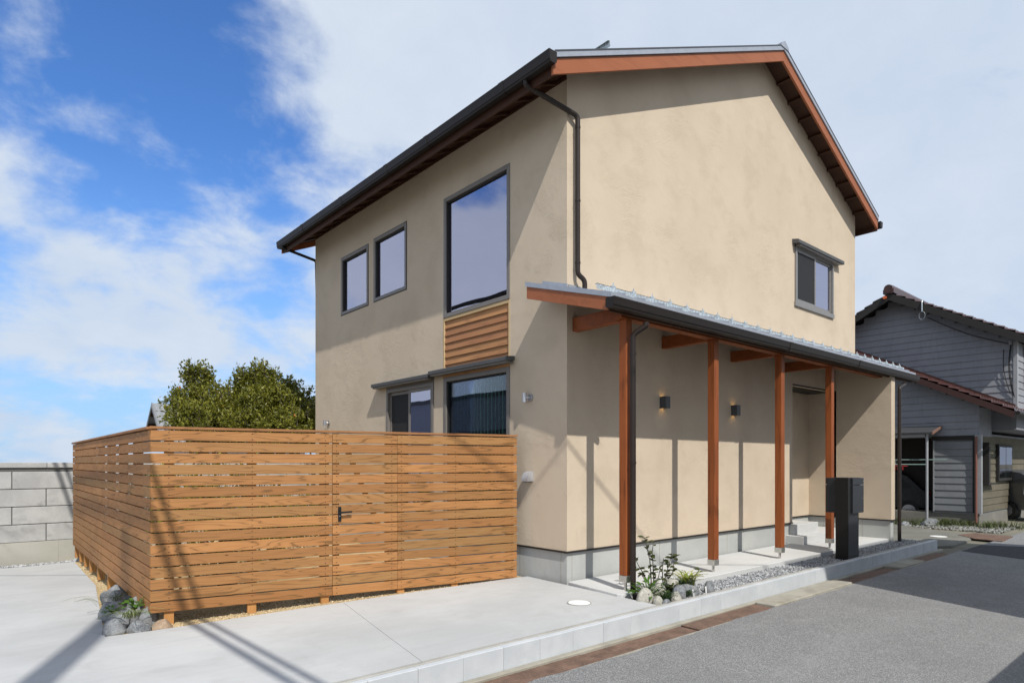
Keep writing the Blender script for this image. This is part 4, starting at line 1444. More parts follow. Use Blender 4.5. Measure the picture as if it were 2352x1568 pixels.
def leaf_mesh(name, L_, W_, mat, fold=0.25, curl=0.25):
    m_ = MB()
    vs, fs = [], []
    ts = (0, 0.22, 0.5, 0.78, 1.0)
    ws = (0.06, 0.75, 1.0, 0.7, 0.03)
    for t, w_ in zip(ts, ws):
        zc = -curl * L_ * t * t
        vs += [(t * L_, -W_ / 2 * w_, zc + fold * W_ / 2 * w_), (t * L_, 0, zc), (t * L_, W_ / 2 * w_, zc + fold * W_ / 2 * w_)]
    for k in range(4):
        fs += [(3 * k, 3 * k + 3, 3 * k + 4, 3 * k + 1), (3 * k + 1, 3 * k + 4, 3 * k + 5, 3 * k + 2)]
    m_.add(vs, fs)
    me = m_.mesh(name)
    me.polygons.foreach_set('use_smooth', [True] * len(me.polygons))
    me.materials.append(mat)
    return me


def leafy(loc, n_, L_, W_, mat, label, seed, rad=0.10, h=0.10, name='leafy_plant'):
    t_ = thing(name, label, 'plant', loc)
    lm = leaf_mesh('leaf', L_, W_, mat)
    rg = random.Random(seed)
    st = MB()
    for i in range(n_):
        a = i * 2.4 + rg.uniform(-0.3, 0.3)
        r_ = rad * math.sqrt(rg.random())
        zz_ = h * (1 - (r_ / rad) ** 2 * 0.7) * rg.uniform(0.5, 1.0)
        tilt = rg.uniform(-0.9, 0.1)
        inst('leaf', lm, t_, (r_ * math.cos(a), r_ * math.sin(a), zz_), rot=(rg.uniform(-0.3, 0.3), tilt, a), scale=(rg.uniform(0.7, 1.1),) * 3)
        st.tube([(0, 0, -0.02), (r_ * math.cos(a) * 0.6, r_ * math.sin(a) * 0.6, zz_ * 0.6), (r_ * math.cos(a), r_ * math.sin(a), zz_)], 0.0025, 5)
    st.build('stems', mat, t_)
    return t_


leafy(corner(-4.44, 1.33, 0.13), 30, 0.075, 0.045, LEAF_G, 'bright green leafy herb between the fence corner rocks', 12, 0.10, 0.13)
leafy(corner(-4.60, 1.43, 0.11), 16, 0.05, 0.035, LEAF_G, 'small yellowish green leaves creeping between the grey rocks', 13, 0.08, 0.05)
leafy((0.14, -1.12, 0.0), 56, 0.11, 0.038, LEAF_G, 'glossy green leafy plant behind the pale boulder', 14, 0.17, 0.21)
leafy((0.47, -1.22, 0.04), 40, 0.07, 0.04, LEAF_SH, 'small bronze leafed plant between the planting bed stones', 15, 0.07, 0.07)

# bare twiggy shrub, leaves as parts
shrub = thing('shrub', 'young twiggy shrub with sparse dark leaves beside the porch downpipe', 'shrub', (0.47, -1.05, -0.03))
tw = MB()
rg = random.Random(77)
leaf_s = leaf_mesh('leaf', 0.082, 0.052, LEAF_SH, 0.3, 0.2)
RT = Vector((0.7585, -0.6517, 0.0))
tips = []
stems = [((-0.06, 0, 0), [(-0.10, 0.10), (-0.105, 0.25), (-0.115, 0.40), (-0.15, 0.55), (-0.175, 0.66)]),
         ((-0.05, 0, 0), [(-0.075, 0.16), (-0.085, 0.33), (-0.095, 0.50), (-0.085, 0.63)]),
         ((0.04, 0, 0), [(0.04, 0.10), (0.06, 0.22), (0.10, 0.36), (0.13, 0.46)]),
         ((0.04, 0, 0), [(0.035, 0.14), (0.03, 0.28), (0.045, 0.42)]),
         ((0.045, 0, 0), [(0.07, 0.14), (0.15, 0.25), (0.165, 0.36), (0.18, 0.47)]),
         ((-0.07, 0, 0), [(-0.12, 0.10), (-0.19, 0.24), (-0.25, 0.34), (-0.29, 0.44)]),
         ((-0.07, 0, 0), [(-0.15, 0.07), (-0.18, 0.17), (-0.24, 0.27)]),
         ((-0.04, 0, 0), [(-0.05, 0.14), (-0.02, 0.20), (0.0, 0.30)]),
         ((0.10, 0, 0.02), [(0.20, 0.07), (0.30, 0.12), (0.40, 0.22), (0.46, 0.30)])]
for bi, (b0, path) in enumerate(stems):
    dep = rg.uniform(-0.05, 0.05)
    fwv = Vector((0.6517, 0.7585, 0))
    pts_ = [RT * b0[0] + Vector((0, 0, b0[2]))]
    for (u_, h_) in path:
        pts_.append(RT * u_ + fwv * dep * (h_ * 2) + Vector((0, 0, h_)))
    tw.tube(pts_, [0.009 - 0.006 * i / (len(pts_) - 1) for i in range(len(pts_))], 6)
    for i in range(1, len(pts_)):
        for q in range(7 if bi < 6 else 3):
            if bi == 8 and i < 3:
                continue
            t = rg.random()
            p_ = pts_[i - 1].lerp(pts_[i], t) if i < len(pts_) - 1 else pts_[i - 1].lerp(pts_[i], 0.4 + 0.6 * t)
            if p_.z < 0.16:
                continue
            inst('leaf', leaf_s, shrub, p_, rot=(rg.uniform(-0.6, 0.6), rg.uniform(-0.9, 0.4), rg.uniform(0, 6.28)), scale=(rg.uniform(0.6, 1.05),) * 3)
tw.build('twigs', BARK, shrub, smooth=True)

for (px, py, lab, ln) in ((0.60, -1.415, 'white plant label stake leaning on the kerb by the slate stone', R(18)), (0.86, -1.41, 'white plant label stake by the square grey stone', R(12))):
    o = MB().box(-0.009, 0.009, -0.001, 0.001, -0.04, 0.075).build('plant_label', WHITEP)
    o.location = (px, py, 0.0)
    o.rotation_euler = (R(12), -ln, R(-30))
    tag(o, lab, 'plant label', 'white plant labels in the planting bed')

# ================================================================== tree behind the block wall
LEAF_T = m_leaf('citrus_leaf', (0.075, 0.082, 0.010), (0.165, 0.172, 0.020), (0.30, 0.29, 0.042), 0.4)
TRUNK = plain('tree_bark', (0.11, 0.09, 0.07), 0.9, vary=0.25, scale=14)
FRUIT = plain('orange_fruit', (0.55, 0.17, 0.015), 0.5)


def tree(name, label, base, lobes, n_leaf, seed, leaf=0.085, mat=LEAF_T, fruit=0, group=None):
    rg = np.random.RandomState(seed)
    t_ = thing(name, label, 'tree', base, group=group)
    B = Vector(base)
    tr_ = MB()
    tot = sum(l[1] * l[1] * l[2] for l in lobes)
    verts, faces = [], []
    c0 = Vector((0, 0, 1.1))
    tr_.tube([(0, 0, -0.3), (0.03, 0.02, 0.5), c0], [0.13, 0.11, 0.10], 8)
    clumps = []
    for (c, rx, rzz) in lobes:
        c = Vector(c) - B
        tr_.tube([c0, c0.lerp(c, 0.5) + Vector((0, 0, -0.15)), c], [0.085, 0.05, 0.02], 6)
        nc = max(6, int(150 * rx * rx * rzz + 10 * rx))
        for _ in range(nc):
            d_ = rg.normal(size=3)
            d_ /= np.linalg.norm(d_)
            rr = 0.35 + 0.65 * rg.rand() ** 0.6
            p_ = c + Vector((d_[0] * rx * rr, d_[1] * rx * rr, d_[2] * rzz * rr))
            clumps.append((p_, rr))
            tr_.tube([c.lerp(p_, 0.1), c.lerp(p_, 0.6) + Vector((0, 0, -0.05)), p_], [0.014, 0.010, 0.004], 4, False)
    per = max(10, n_leaf // len(clumps))
    for (p_, rr) in clumps:
        ax = Vector(rg.normal(size=3) + np.array([0, 0, 0.8])).normalized()
        k = int(per * rg.uniform(0.55, 1.3))
        L0 = rg.uniform(0.16, 0.34)
        sdn = rg.uniform(0.045, 0.085)
        for _ in range(k):
            t = rg.rand()
            q = p_ + ax * (t - 0.5) * L0 + Vector(rg.normal(size=3) * sdn)
            dr = Vector(rg.normal(size=3) + np.array([0, 0, 0.3]) + np.array(ax) * 0.8).normalized()
            nn = Vector(rg.normal(size=3) + np.array([0, 0, 1.1]))
            sd = dr.cross(nn)
            if sd.length < 1e-3:
                continue
            sd.normalize()
            l_ = leaf * rg.uniform(0.65, 1.25)
            w_ = l_ * 0.23
            up_ = sd.cross(dr)
            o_ = len(verts)
            verts += [q, q + dr * l_ * 0.45 + sd * w_ + up_ * w_ * 0.4, q + dr * l_, q + dr * l_ * 0.45 - sd * w_ + up_ * w_ * 0.4]
            faces += [(o_, o_ + 1, o_ + 2), (o_, o_ + 2, o_ + 3)]
    # young shoots that break the outline
    for (c, rx, rzz) in lobes:
        for _ in range(int(5 + 9 * rx)):
            d_ = rg.normal(size=3)
            d_[2] = abs(d_[2]) * 0.9 + 0.1
            d_ /= np.linalg.norm(d_)
            st_ = Vector(c) - B + Vector((d_[0] * rx * 0.95, d_[1] * rx * 0.95, d_[2] * rzz * 0.95))
            gr = (Vector(d_) * 0.5 + Vector(rg.normal(size=3) * 0.35) + Vector((0, 0, 0.75))).normalized()
            ln_ = rg.uniform(0.14, 0.34)
            tr_.tube([st_ - gr * 0.1, st_ + gr * ln_], [0.007, 0.003], 4, False)
            for i in range(int(9 + 26 * ln_)):
                q = st_ + gr * ln_ * rg.rand() + Vector(rg.normal(size=3) * 0.018)
                dr = (Vector(rg.normal(size=3)) + gr * 0.9).normalized()
                sd = dr.cross(Vector(rg.normal(size=3)))
                if sd.length < 1e-3:
                    continue
                sd.normalize()
                l_ = leaf * rg.uniform(0.7, 1.2)
                w_ = l_ * 0.25
                o_ = len(verts)
                verts += [q, q + dr * l_ * 0.45 + sd * w_, q + dr * l_, q + dr * l_ * 0.45 - sd * w_]
                faces += [(o_, o_ + 1, o_ + 2), (o_, o_ + 2, o_ + 3)]
    me = bpy.data.meshes.new('crown')
    me.from_pydata([tuple(v) for v in verts], [], faces)
    me.materials.append(mat)
    co = bpy.data.objects.new('crown', me)
    COL.objects.link(co)
    co.parent = t_
    co['kind'] = 'stuff'
    tr_.build('trunk', TRUNK, t_, smooth=True)
    if fruit:
        bm = bmesh.new()
        bmesh.ops.create_icosphere(bm, subdivisions=2, radius=0.032)
        fm = bpy.data.meshes.new('orange')
        bm.to_mesh(fm)
        bm.free()
        fm.polygons.foreach_set('use_smooth', [True] * len(fm.polygons))
        fm.materials.append(FRUIT)
        for k in range(fruit):
            p_, rr = clumps[rg.randint(len(clumps))]
            inst('orange', fm, t_, p_ + Vector((-0.2, -0.22, -0.02)))
    return t_


YT_ = 15.0
TGZ = -0.46
lobes_a = [(Vector((-1.534, 10.736, 2.851)), 0.62, 0.55), (Vector((-1.463, 10.939, 3.277)), 0.28, 0.32), (Vector((-1.696, 10.612, 2.591)), 0.36, 0.42), (Vector((-1.143, 10.4, 2.769)), 0.70, 0.55), (Vector((-0.854, 10.547, 3.044)), 0.42, 0.34),
           (Vector((-0.958, 9.714, 2.538)), 0.75, 0.6), (Vector((-1.519, 10.064, 2.413)), 0.8, 0.5), (Vector((-1.365, 10.723, 3.523)), 0.14, 0.2), (Vector((-1.635, 10.823, 3.536)), 0.12, 0.16), (Vector((-1.861, 10.621, 2.399)), 0.28, 0.34),
           (Vector((-1.862, 11.018, 2.851)), 0.16, 0.12), (Vector((-1.773, 10.15, 2.250)), 0.4, 0.36), (Vector((-1.204, 9.529, 2.245)), 0.8, 0.45)]
lobes_b = [(Vector((-0.186, 10.237, 3.147)), 0.75, 0.5), (Vector((-0.388, 10.41, 3.429)), 0.38, 0.30), (Vector((-0.04, 10.112, 3.488)), 0.36, 0.27), (Vector((0.14, 9.825, 2.884)), 0.75, 0.5),
           (Vector((-0.37, 10.0, 2.659)), 0.85, 0.6), (Vector((0.622, 9.675, 2.729)), 0.62, 0.42), (Vector((0.029, 9.393, 2.439)), 0.9, 0.5), (Vector((0.702, 9.343, 2.461)), 0.65, 0.42),
           (Vector((0.435, 9.836, 3.269)), 0.22, 0.16), (Vector((0.99, 9.754, 2.793)), 0.40, 0.28), (Vector((-0.202, 10.251, 3.633)), .14, .16), (Vector((-0.493, 10.501, 3.548)), .16, .12),
           (Vector((-0.432, 9.525, 2.266)), 0.9, 0.5), (Vector((0.302, 9.027, 2.270)), 0.9, 0.45)]
ba = Vector((-1.241, 10.748, 1.5))
bb = Vector((0.093, 10.129, 1.5))
tree('citrus_tree', 'citrus tree with a few oranges beside the small shed', (ba.x, ba.y, TGZ), lobes_a, 26000, 1, leaf=0.088, fruit=3)
tree('citrus_tree', 'bushy citrus tree behind the fence next to the house wall', (bb.x, bb.y, TGZ), lobes_b, 40000, 2, leaf=0.088, fruit=3)

tree('garden_shrub', 'dark green garden shrub right behind the first fence boards', (-3.1, 3.1, -0.14),
     [(Vector((-3.1, 3.1, 0.9)), 0.6, 0.55), (Vector((-2.6, 3.3, 0.5)), 0.5, 0.45), (Vector((-3.5, 2.9, 0.45)), 0.45, 0.45)], 5600, 5, leaf=0.07)

tree('garden_shrub', 'broad dark garden shrub behind the fence boards near the block wall', (-3.2, 6.2, -0.22),
     [(Vector((-3.2, 6.2, 0.75)), 0.6, 0.6), (Vector((-2.5, 6.4, 0.6)), 0.6, 0.55), (Vector((-3.6, 6.0, 0.4)), 0.35, 0.45)], 6000, 6, leaf=0.075)
tree('garden_shrub', 'low dark garden shrub behind the fence gate', (-1.9, 4.6, -0.12),
     [(Vector((-1.9, 4.6, 0.6)), 0.55, 0.5), (Vector((-1.4, 4.9, 0.5)), 0.45, 0.4)], 4500, 7, leaf=0.07)

# ================================================================== small shed behind the fence
SHED_W = plain('shed_white', (0.46, 0.47, 0.49), 0.85)
SHED_R = plain('shed_roof_grey', (0.26, 0.27, 0.28), 0.5, metal=0.3)
ap = Vector((-0.788, 19.324, 3.57))
shed = thing('shed', 'small pale shed with steep corrugated roof half hidden by the citrus tree', 'shed', (ap.x, ap.y, -0.46))
ZA = ap.z + 0.46
MB().prism([(-1.15, 0), (1.15, 0), (1.15, ZA - 1.15), (0, ZA - 0.14), (-1.15, ZA - 1.15)], 'x', 0.75, 5.0).build('wall', SHED_W, shed)
for sg in (-1, 1):
    m_ = MB()
    nC = 60
    for k in range(nC):
        xa, xb = 0 + 5.3 * k / nC, 0 + 5.3 * (k + 1) / nC
        za, zb_ = 0.018 * math.cos(math.pi * k), 0.018 * math.cos(math.pi * (k + 1))
        v_ = []
        for (xx, dz) in ((xa, za), (xb, zb_)):
            v_ += [(xx, 0, ZA + dz), (xx, sg * 1.55, ZA - 1.55 * 0.88 + dz), (xx, sg * 1.55, ZA - 1.55 * 0.88 + dz - 0.02), (xx, 0, ZA + dz - 0.02)]
        m_.add(v_, [(0, 1, 5, 4), (2, 3, 7, 6), (1, 2, 6, 5), (0, 4, 7, 3)])
    ro = m_.build('roof', SHED_R, shed)
    for q in (0.35, 0.75, 1.15):
        MB().box(0.03, 0.9, sg * q - 0.04, sg * q + 0.04, ZA - q * 0.88 - 0.15, ZA - q * 0.88 - 0.05).build('purlin', SOFFIT, ro)
    MB().prism([(sg * 0.0, ZA - 0.03), (sg * 1.55, ZA - 0.03 - 1.55 * 0.88), (sg * 1.55, ZA - 0.14 - 1.55 * 0.88), (sg * 0.0, ZA - 0.14)], 'x', -0.01, 0.02).build('verge_board', SHED_R, ro)

# ================================================================== neighbouring house
NB_W = m_concrete('neighbour_siding', (0.235, 0.245, 0.27), (0.27, 0.28, 0.305), 0.6, 0.25, 0.1, (0.12, 0.12, 0.13))
NB_P = m_concrete('neighbour_panel_shade_toned', (0.165, 0.176, 0.19), (0.20, 0.21, 0.225), 0.8, 0.2, 0.1, (0.28, 0.28, 0.28))  # panel siding darkened in colour for the half shadow under the awning
NB_C = m_concrete('neighbour_cream_shade_toned', (0.105, 0.095, 0.068), (0.13, 0.117, 0.085), 0.8, 0.2, 0.1, (0.28, 0.25, 0.18))  # cream darkened in colour to hold the eave shade over the road front
NB_T = plain('neighbour_dark_timber', (0.018, 0.016, 0.015), 0.8)
NB_TILE = plain('red_brown_tile', (0.055, 0.021, 0.017), 0.30, spec=0.6, vary=0.3, scale=6)
NB_SOIL = m_concrete('neighbour_plinth_shade_toned', (0.16, 0.155, 0.14), (0.21, 0.205, 0.18), 1.0, 0.4, 0.3)  # plinth tone lowered to carry the deep ground-floor shade
WHITE_SHADED = plain('white_trim_shade_toned', (0.29, 0.30, 0.315), 0.5)  # white lowered to grey, ground-floor shade put into the colour
NBX, NBY = 15.0, -0.80
nb = thing('neighbour_house', 'older two storey house with grey board siding and red brown tile roofs', 'house', (NBX, NBY, -0.20))
# local x runs away along the road front, local y along the gable wall that faces the new house
V1, U1, UR, ZU = 1.30, -0.52, 2.5, 6.90
MB().box(0.03, 9.0, 0.03, 7.0, -0.05, 0.30).build('plinth', NB_SOIL, nb)
MB().box(0.02, 9.0, 0.05, 1.10, 0.30, 2.5).build('wall', NB_W, nb)
MB().prism([(0.03, 2.42), (5.6, 2.42), (5.6, 6.0), (0.03, 3.20)], 'x', 0.03, V1 - 0.02).build('wall', NB_W, nb)
wtop = lambda y: ZU - 0.20 - 0.545 * abs(y - UR)
MB().box(V1 + 0.02, 9.0, U1, 5.5, 2.6, wtop(U1)).build('wall', NB_W, nb)
MB().prism([(U1, wtop(U1)), (5.5, wtop(5.5)), (UR, ZU - 0.2)], 'x', V1 + 0.02, 9.0).build('wall', NB_W, nb)
MB().box(0.9, 1.3, 1.11, 5.6, 0.0, 2.41).build('garage_back', NB_T, nb)
MB().box(0.0, 0.9, 5.5, 5.6, 0.0, 2.41).build('garage_back', NB_T, nb)
NP = 0.19


def lap(Lx, mat, name='siding_board'):
    me_ = MB().prism([(0, 0), (-0.024, 0), (-0.005, NP + 0.012), (0, NP + 0.012)], 'x', 0, Lx).mesh(name)
    me_.materials.append(mat)
    return me_


def side_boards(u0, u1, v, z0, n_, mat, name='siding_board'):
    """boards on the plane x = v, running along local y"""
    me_ = lap(u1 - u0, mat, name)
    for k in range(n_):
        inst(name, me_, nb, (v, u1, z0 + k * NP), R(-90))


def clipped(v, z0, n_, lo, hi, mat):
    for k in range(n_):
        zc = z0 + (k + 0.6) * NP
        a, b = lo(zc), hi(zc)
        if b - a < 0.15:
            continue
        inst('siding_board', lap(b - a, mat), nb, (v, b, z0 + k * NP), R(-90))


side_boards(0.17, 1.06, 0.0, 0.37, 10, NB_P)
clipped(0.015, 2.44, 9, lambda z: max(0.02, (z - 3.30) / 0.50), lambda z: 5.5, NB_W)
clipped(V1, 3.10, 19, lambda z: max(U1 + 0.03, UR - (ZU - 0.16 - z) / 0.545), lambda z: min(5.5, UR + (ZU - 0.16 - z) / 0.545), NB_W)
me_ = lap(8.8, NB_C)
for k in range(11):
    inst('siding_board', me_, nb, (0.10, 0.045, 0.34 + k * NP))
me_ = lap(7.5, NB_W)
for k in range(8):
    inst('siding_board', me_, nb, (V1 + 0.1, U1 - 0.002, 3.2 + k * NP))
MB().box(-0.03, 0.09, -0.03, 0.12, 0.33, 2.45).build('corner_trim', WHITE_SHADED, nb)
MB().box(V1 - 0.03, V1 + 0.09, U1 - 0.03, U1 + 0.06, 3.0, wtop(U1)).build('corner_trim', WHITE_SHADED, nb)
MB().box(-0.028, 0.0, 0.125, 0.165, 0.34, 2.36).build('panel_frame', NB_T, nb)
MB().box(-0.03, 0.0, 0.125, 1.13, 2.32, 2.43).build('panel_frame', NB_T, nb)
MB().box(-0.022, 0.0, 1.06, 1.095, 0.34, 2.32).build('panel_frame', WHITE_SHADED, nb)
pipe([(-0.075, 0.075, 2.4), (-0.075, 0.075, 0.05)], 0.030, nb, mat=plain('copper_pipe', (0.18, 0.075, 0.055), 0.5))
wn = MB().box(1.70, 3.25, -0.05, 0.03, 1.18, 2.22).build('window', NB_T, nb)
MB().box(1.76, 2.45, -0.056, -0.049, 1.26, 2.15).build('pane', GLASS_DARK, wn)
MB().box(2.50, 3.19, -0.056, -0.049, 1.26, 2.15).build('pane', GLASS_DARK, wn)
MB().box(0.28, 0.42, -0.13, 0.03, 1.10, 2.25).box(0.42, 1.25, -0.12, 0.03, 1.10, 1.14).build('shutter_box', NB_T, nb)
wn = MB().box(V1 + 0.8, V1 + 2.6, U1 - 0.09, U1, 3.9, 4.95).build('window', FRAME_G, nb)
MB().box(V1 + 0.85, V1 + 1.68, U1 - 0.096, U1 - 0.089, 3.95, 4.90).build('pane', GLASS_DARK, wn)
MB().box(V1 + 1.72, V1 + 2.55, U1 - 0.096, U1 - 0.089, 3.95, 4.90).build('pane', GLASS_DARK, wn)


def tiled(y0, y1, x0, x1, zf, pitchlen=0.24, wave=0.265, amp=0.04, lip=0.05):
    """pan-tile slope: rows of stepped, wavy tiles; zf(y) gives the height"""
    m_ = MB()
    sgn = 1 if y1 > y0 else -1
    rows = int(abs(y1 - y0) / pitchlen)
    cols = int((x1 - x0) / wave * 4)
    for r_ in range(rows):
        ya, yb = y0 + sgn * r_ * pitchlen, y0 + sgn * (r_ + 1) * pitchlen + sgn * 0.02
        vs, fs = [], []
        for c in range(cols + 1):
            xx = x0 + (x1 - x0) * c / cols
            dz = amp * math.sin(2 * math.pi * c / 4)
            vs += [(xx, ya, zf(ya) + dz + lip), (xx, yb, zf(yb) + dz), (xx, ya, zf(ya) + dz - 0.01)]
        for c in range(cols):
            a = 3 * c
            fs += [(a, a + 3, a + 4, a + 1), (a, a + 2, a + 5, a + 3)]
        m_.add(vs, fs)
    return m_


zl = lambda y: 3.43 + 0.50 * y
EA = -0.80
lr = MB().prism([(EA + 0.04, zl(EA + 0.04) - 0.10), (4.4, zl(4.4) - 0.10), (4.4, zl(4.4) - 0.03), (EA + 0.04, zl(EA + 0.04) - 0.03)], 'x', -0.33, V1 - 0.01)
lr.prism([(EA + 0.04, zl(EA + 0.04) - 0.10), (U1 - 0.002, zl(U1) - 0.10), (U1 - 0.002, zl(U1) - 0.03), (EA + 0.04, zl(EA + 0.04) - 0.03)], 'x', V1 - 0.01, 9.2)
lro = lr.build('roof', NB_T, nb)
t1 = tiled(EA, 4.4, -0.36, V1 - 0.002, zl).build('roof_tiles', NB_TILE, lro)
t1['kind'] = 'stuff'
t2 = tiled(EA, U1, V1 + 0.0, 9.2, zl).build('roof_tiles', NB_TILE, lro)
t2['kind'] = 'stuff'
MB().prism([(EA, zl(EA) - 0.19), (4.4, zl(4.4) - 0.19), (4.4, zl(4.4) - 0.02), (EA, zl(EA) - 0.02)], 'x', -0.375, -0.335).build('verge_board', plain('rust_red_board', (0.048, 0.019, 0.015), 0.5), lro)
MB().prism([(U1, zl(U1) + 0.05), (4.4, zl(4.4) + 0.05), (4.4, zl(4.4) + 0.13), (U1, zl(U1) + 0.13)], 'x', V1 - 0.14, V1 - 0.02).build('wall_flashing', NB_TILE, lro)
MB().tube([(-0.38, EA - 0.07, zl(EA) - 0.06), (9.2, EA - 0.07, zl(EA) - 0.06)], 0.05, 10).build('gutter', GUTTER, lro)
# upper roof
zr1 = lambda y: ZU - 0.545 * abs(UR - y)
ur = MB()
for ye in (U1 - 0.28, 5.8):
    ur.prism([(ye, zr1(ye) - 0.10), (UR, ZU - 0.10), (UR, ZU - 0.03), (ye, zr1(ye) - 0.03)], 'x', V1 - 0.46, 9.3)
uro = ur.build('roof', NB_T, nb)
for ye in (U1 - 0.32, 5.84):
    t3 = tiled(ye, UR, V1 - 0.50, 9.3, zr1).build('roof_tiles', NB_TILE, uro)
    t3['kind'] = 'stuff'
    MB().prism([(ye, zr1(ye) - 0.22), (UR, ZU - 0.22), (UR, ZU), (ye, zr1(ye))], 'x', V1 - 0.50, V1 - 0.465).build('verge_board', NB_T, uro)
rt_me = with_mat(MB().tube([(0, 0, 0), (0.26, 0, 0.012)], [0.125, 0.135], 14).mesh('ridge_tile', 0, True), NB_TILE)
for k in range(30):
    inst('ridge_tile', rt_me, uro, (V1 - 0.56 + 0.26 * k, UR, ZU + 0.12))
MB().box(V1 - 0.54, 9.0, UR - 0.15, UR + 0.15, ZU - 0.02, ZU + 0.11).build('ridge_base', NB_TILE, uro)
MB().tube([(V1 - 0.57, UR + 0.10, ZU - 0.13), (V1 - 0.50, UR + 0.10, ZU - 0.13)], 0.05, 14).build('ridge_end', plain('orange_ridge_end', (0.55, 0.12, 0.03), 0.5), uro)
hy = 1.6
hk = MB().tube([(V1 - 0.50, hy, zr1(hy) + 0.08), (V1 - 0.53, hy, zr1(hy) + 0.02), (V1 - 0.53, hy, zr1(hy) - 0.25)], 0.016, 6)
hk.tube([(V1 - 0.53, hy + 0.08 * math.sin(a), zr1(hy) - 0.36 + 0.12 * math.cos(a)) for a in [2 * math.pi * k / 12 for k in range(13)]], 0.004, 5)
hk.build('cable_hook', GALV, nb)
cb_ = MB()
cy = U1 + 0.12
for k, (ya, za, yb, zb_) in enumerate(((hy, zr1(hy) - 0.35, cy, 4.98), (cy, 4.95, U1 + 0.06, 3.55), (cy + 0.15, 4.85, U1 + 0.12, 3.6), (cy - 0.02, 4.98, U1 + 0.03, 3.5))):
    pp = []
    for t in [i / 8 for i in range(9)]:
        pp.append((V1 - 0.05 - 0.03 * math.sin(math.pi * t), ya + (yb - ya) * t + 0.06 * math.sin(math.pi * t) * (1 if k else 0), za + (zb_ - za) * t - (0.10 * math.sin(math.pi * t) if k == 0 else 0)))
    cb_.tube(pp, 0.010, 5)
cb_.build('cables', NB_T, nb, smooth=True)
MB().tube([(V1 - 0.06, cy, 4.96), (V1 - 0.06, cy, 5.06)], 0.035, 10).build('insulator', WHITE_SHADED, nb)
# lean-to awning with its steel prop in front of the garage opening
aw = MB().prism([(-0.82, 2.50), (-0.02, 2.70), (-0.02, 2.73), (-0.82, 2.53)], 'y', 0.90, 5.2).build('awning', plain('awning_sheet', (0.05, 0.052, 0.055), 0.5), nb)
MB().prism([(-0.84, 2.46), (-0.02, 2.675), (-0.02, 2.735), (-0.84, 2.535)], 'y', 0.865, 0.895).build('verge_board', plain('brown_verge', (0.20, 0.11, 0.085), 0.6), aw)
MB().tube([(-0.72, 1.04, 0.05), (-0.72, 1.04, 2.52)], 0.033, 12).build('prop', WHITE_SHADED, aw, smooth=True)
MB().box(-0.76, -0.68, 1.08, 5.0, 2.40, 2.48).build('beam', WHITE_SHADED, aw)
MB().tube([(-0.55, 0.62, 1.78), (-0.75, 3.0, 1.78)], 0.012, 8).tube([(-0.74, 1.04, 1.65), (-0.78, 3.0, 1.65)], 0.014, 8).build('laundry_pole', plain('pole_green', (0.25, 0.36, 0.32), 0.4), aw)
RACK = plain('red_plastic', (0.45, 0.04, 0.04), 0.4)
rk = thing('laundry_rack', 'small red and white laundry rack hanging under the neighbour awning', 'laundry rack', (NBX, NBY, -0.20))
rm = MB().box(-0.9, -0.6, 1.55, 2.05, 1.60, 1.615)
for k in range(8):
    rm.box(-0.89, -0.875, 1.57 + k * 0.065, 1.59 + k * 0.065, 1.50, 1.60)
rm.build('rack', RACK, rk)
MB().tube([(-0.75, 1.8, 1.61), (-0.75, 1.8, 1.78)], 0.005, 6).build('hanger', WHITE_SHADED, rk)

# lot in front of the neighbour's house
sheet('apron', [(8.7, -1.0), (9.6, -1.55), (11.2, -1.5), (12.3, -1.15), (12.6, -0.7), (13.6, 0.6), (15.4, 3.2), (10.5, 3.2), (9.0, 0.2)], -0.196,
      m_concrete('old_apron_concrete', (0.15, 0.147, 0.125), (0.21, 0.203, 0.175), 0.8, 0.5, 0.4, (0.12, 0.115, 0.09)), 'old stained concrete apron beside the house', 'apron', 0.05)
o = MB().disc((0, 0), 0.17, 0.0, 0.006, 28).build('manhole_cover', WHITEP)
o.location = (11.26, -0.86, -0.192)
tag(o, 'small white round lid in the old concrete apron', 'manhole cover')
o = MB().prism([(11.25, -2.05), (12.55, -1.98), (12.75, -1.2), (12.0, -1.05), (11.4, -1.5)], 'z', -0.205, -0.188).build('steel_plate', RUST)
tag(o, 'brown steel ramp plate lying at the edge of the old apron', 'steel plate')
rg2 = random.Random(3)
scatter('lot_gravel', m_pebbles('lot_gravel_stones', [(0.0, (0.12, 0.12, 0.11)), (0.6, (0.26, 0.26, 0.24)), (1.0, (0.42, 0.41, 0.38))]),
        [(15.0 + rg2.uniform(-1.5, 1.0), -0.80 + rg2.uniform(-0.75, 1.6), -0.225 + rg2.uniform(0, 0.02)) for _ in range(2600)], 0.028,
        'rough gravel along the foot of the neighbouring house', 'gravel')
gm = MB()
for _ in range(1500):
    cl = rg2.choice([(-0.75, 1.35, 0.28), (-0.55, 0.9, 0.2), (-0.2, 0.35, 0.18), (-0.35, -0.25, 0.16), (0.25, -0.45, 0.2), (-0.18, 0.75, 0.14), (-1.0, 1.9, 0.2), (0.5, -1.3, 0.12)])
    a, b = rg2.gauss(cl[0], cl[2]), rg2.gauss(cl[1], cl[2])
    a = min(a, -0.05) if b > 0 else a
    p_ = Vector((15.0 + a, -0.80 + b, -0.23))
    an = rg2.uniform(0, 6.28)
    d_ = Vector((math.cos(an), math.sin(an), 0))
    sd = Vector((-d_.y, d_.x, 0)) * 0.008
    h_ = rg2.uniform(0.08, 0.24)
    gm.add([p_ - sd, p_ + sd, p_ + d_ * h_ * 0.3 + Vector((0, 0, h_ * 0.7)) + sd * 0.6, p_ + d_ * h_ * 0.3 + Vector((0, 0, h_ * 0.7)) - sd * 0.6, p_ + d_ * h_ * 0.8 + Vector((0, 0, h_))],
           [(0, 1, 2, 3), (3, 2, 4)])
o = gm.build('weeds', GRASSM)
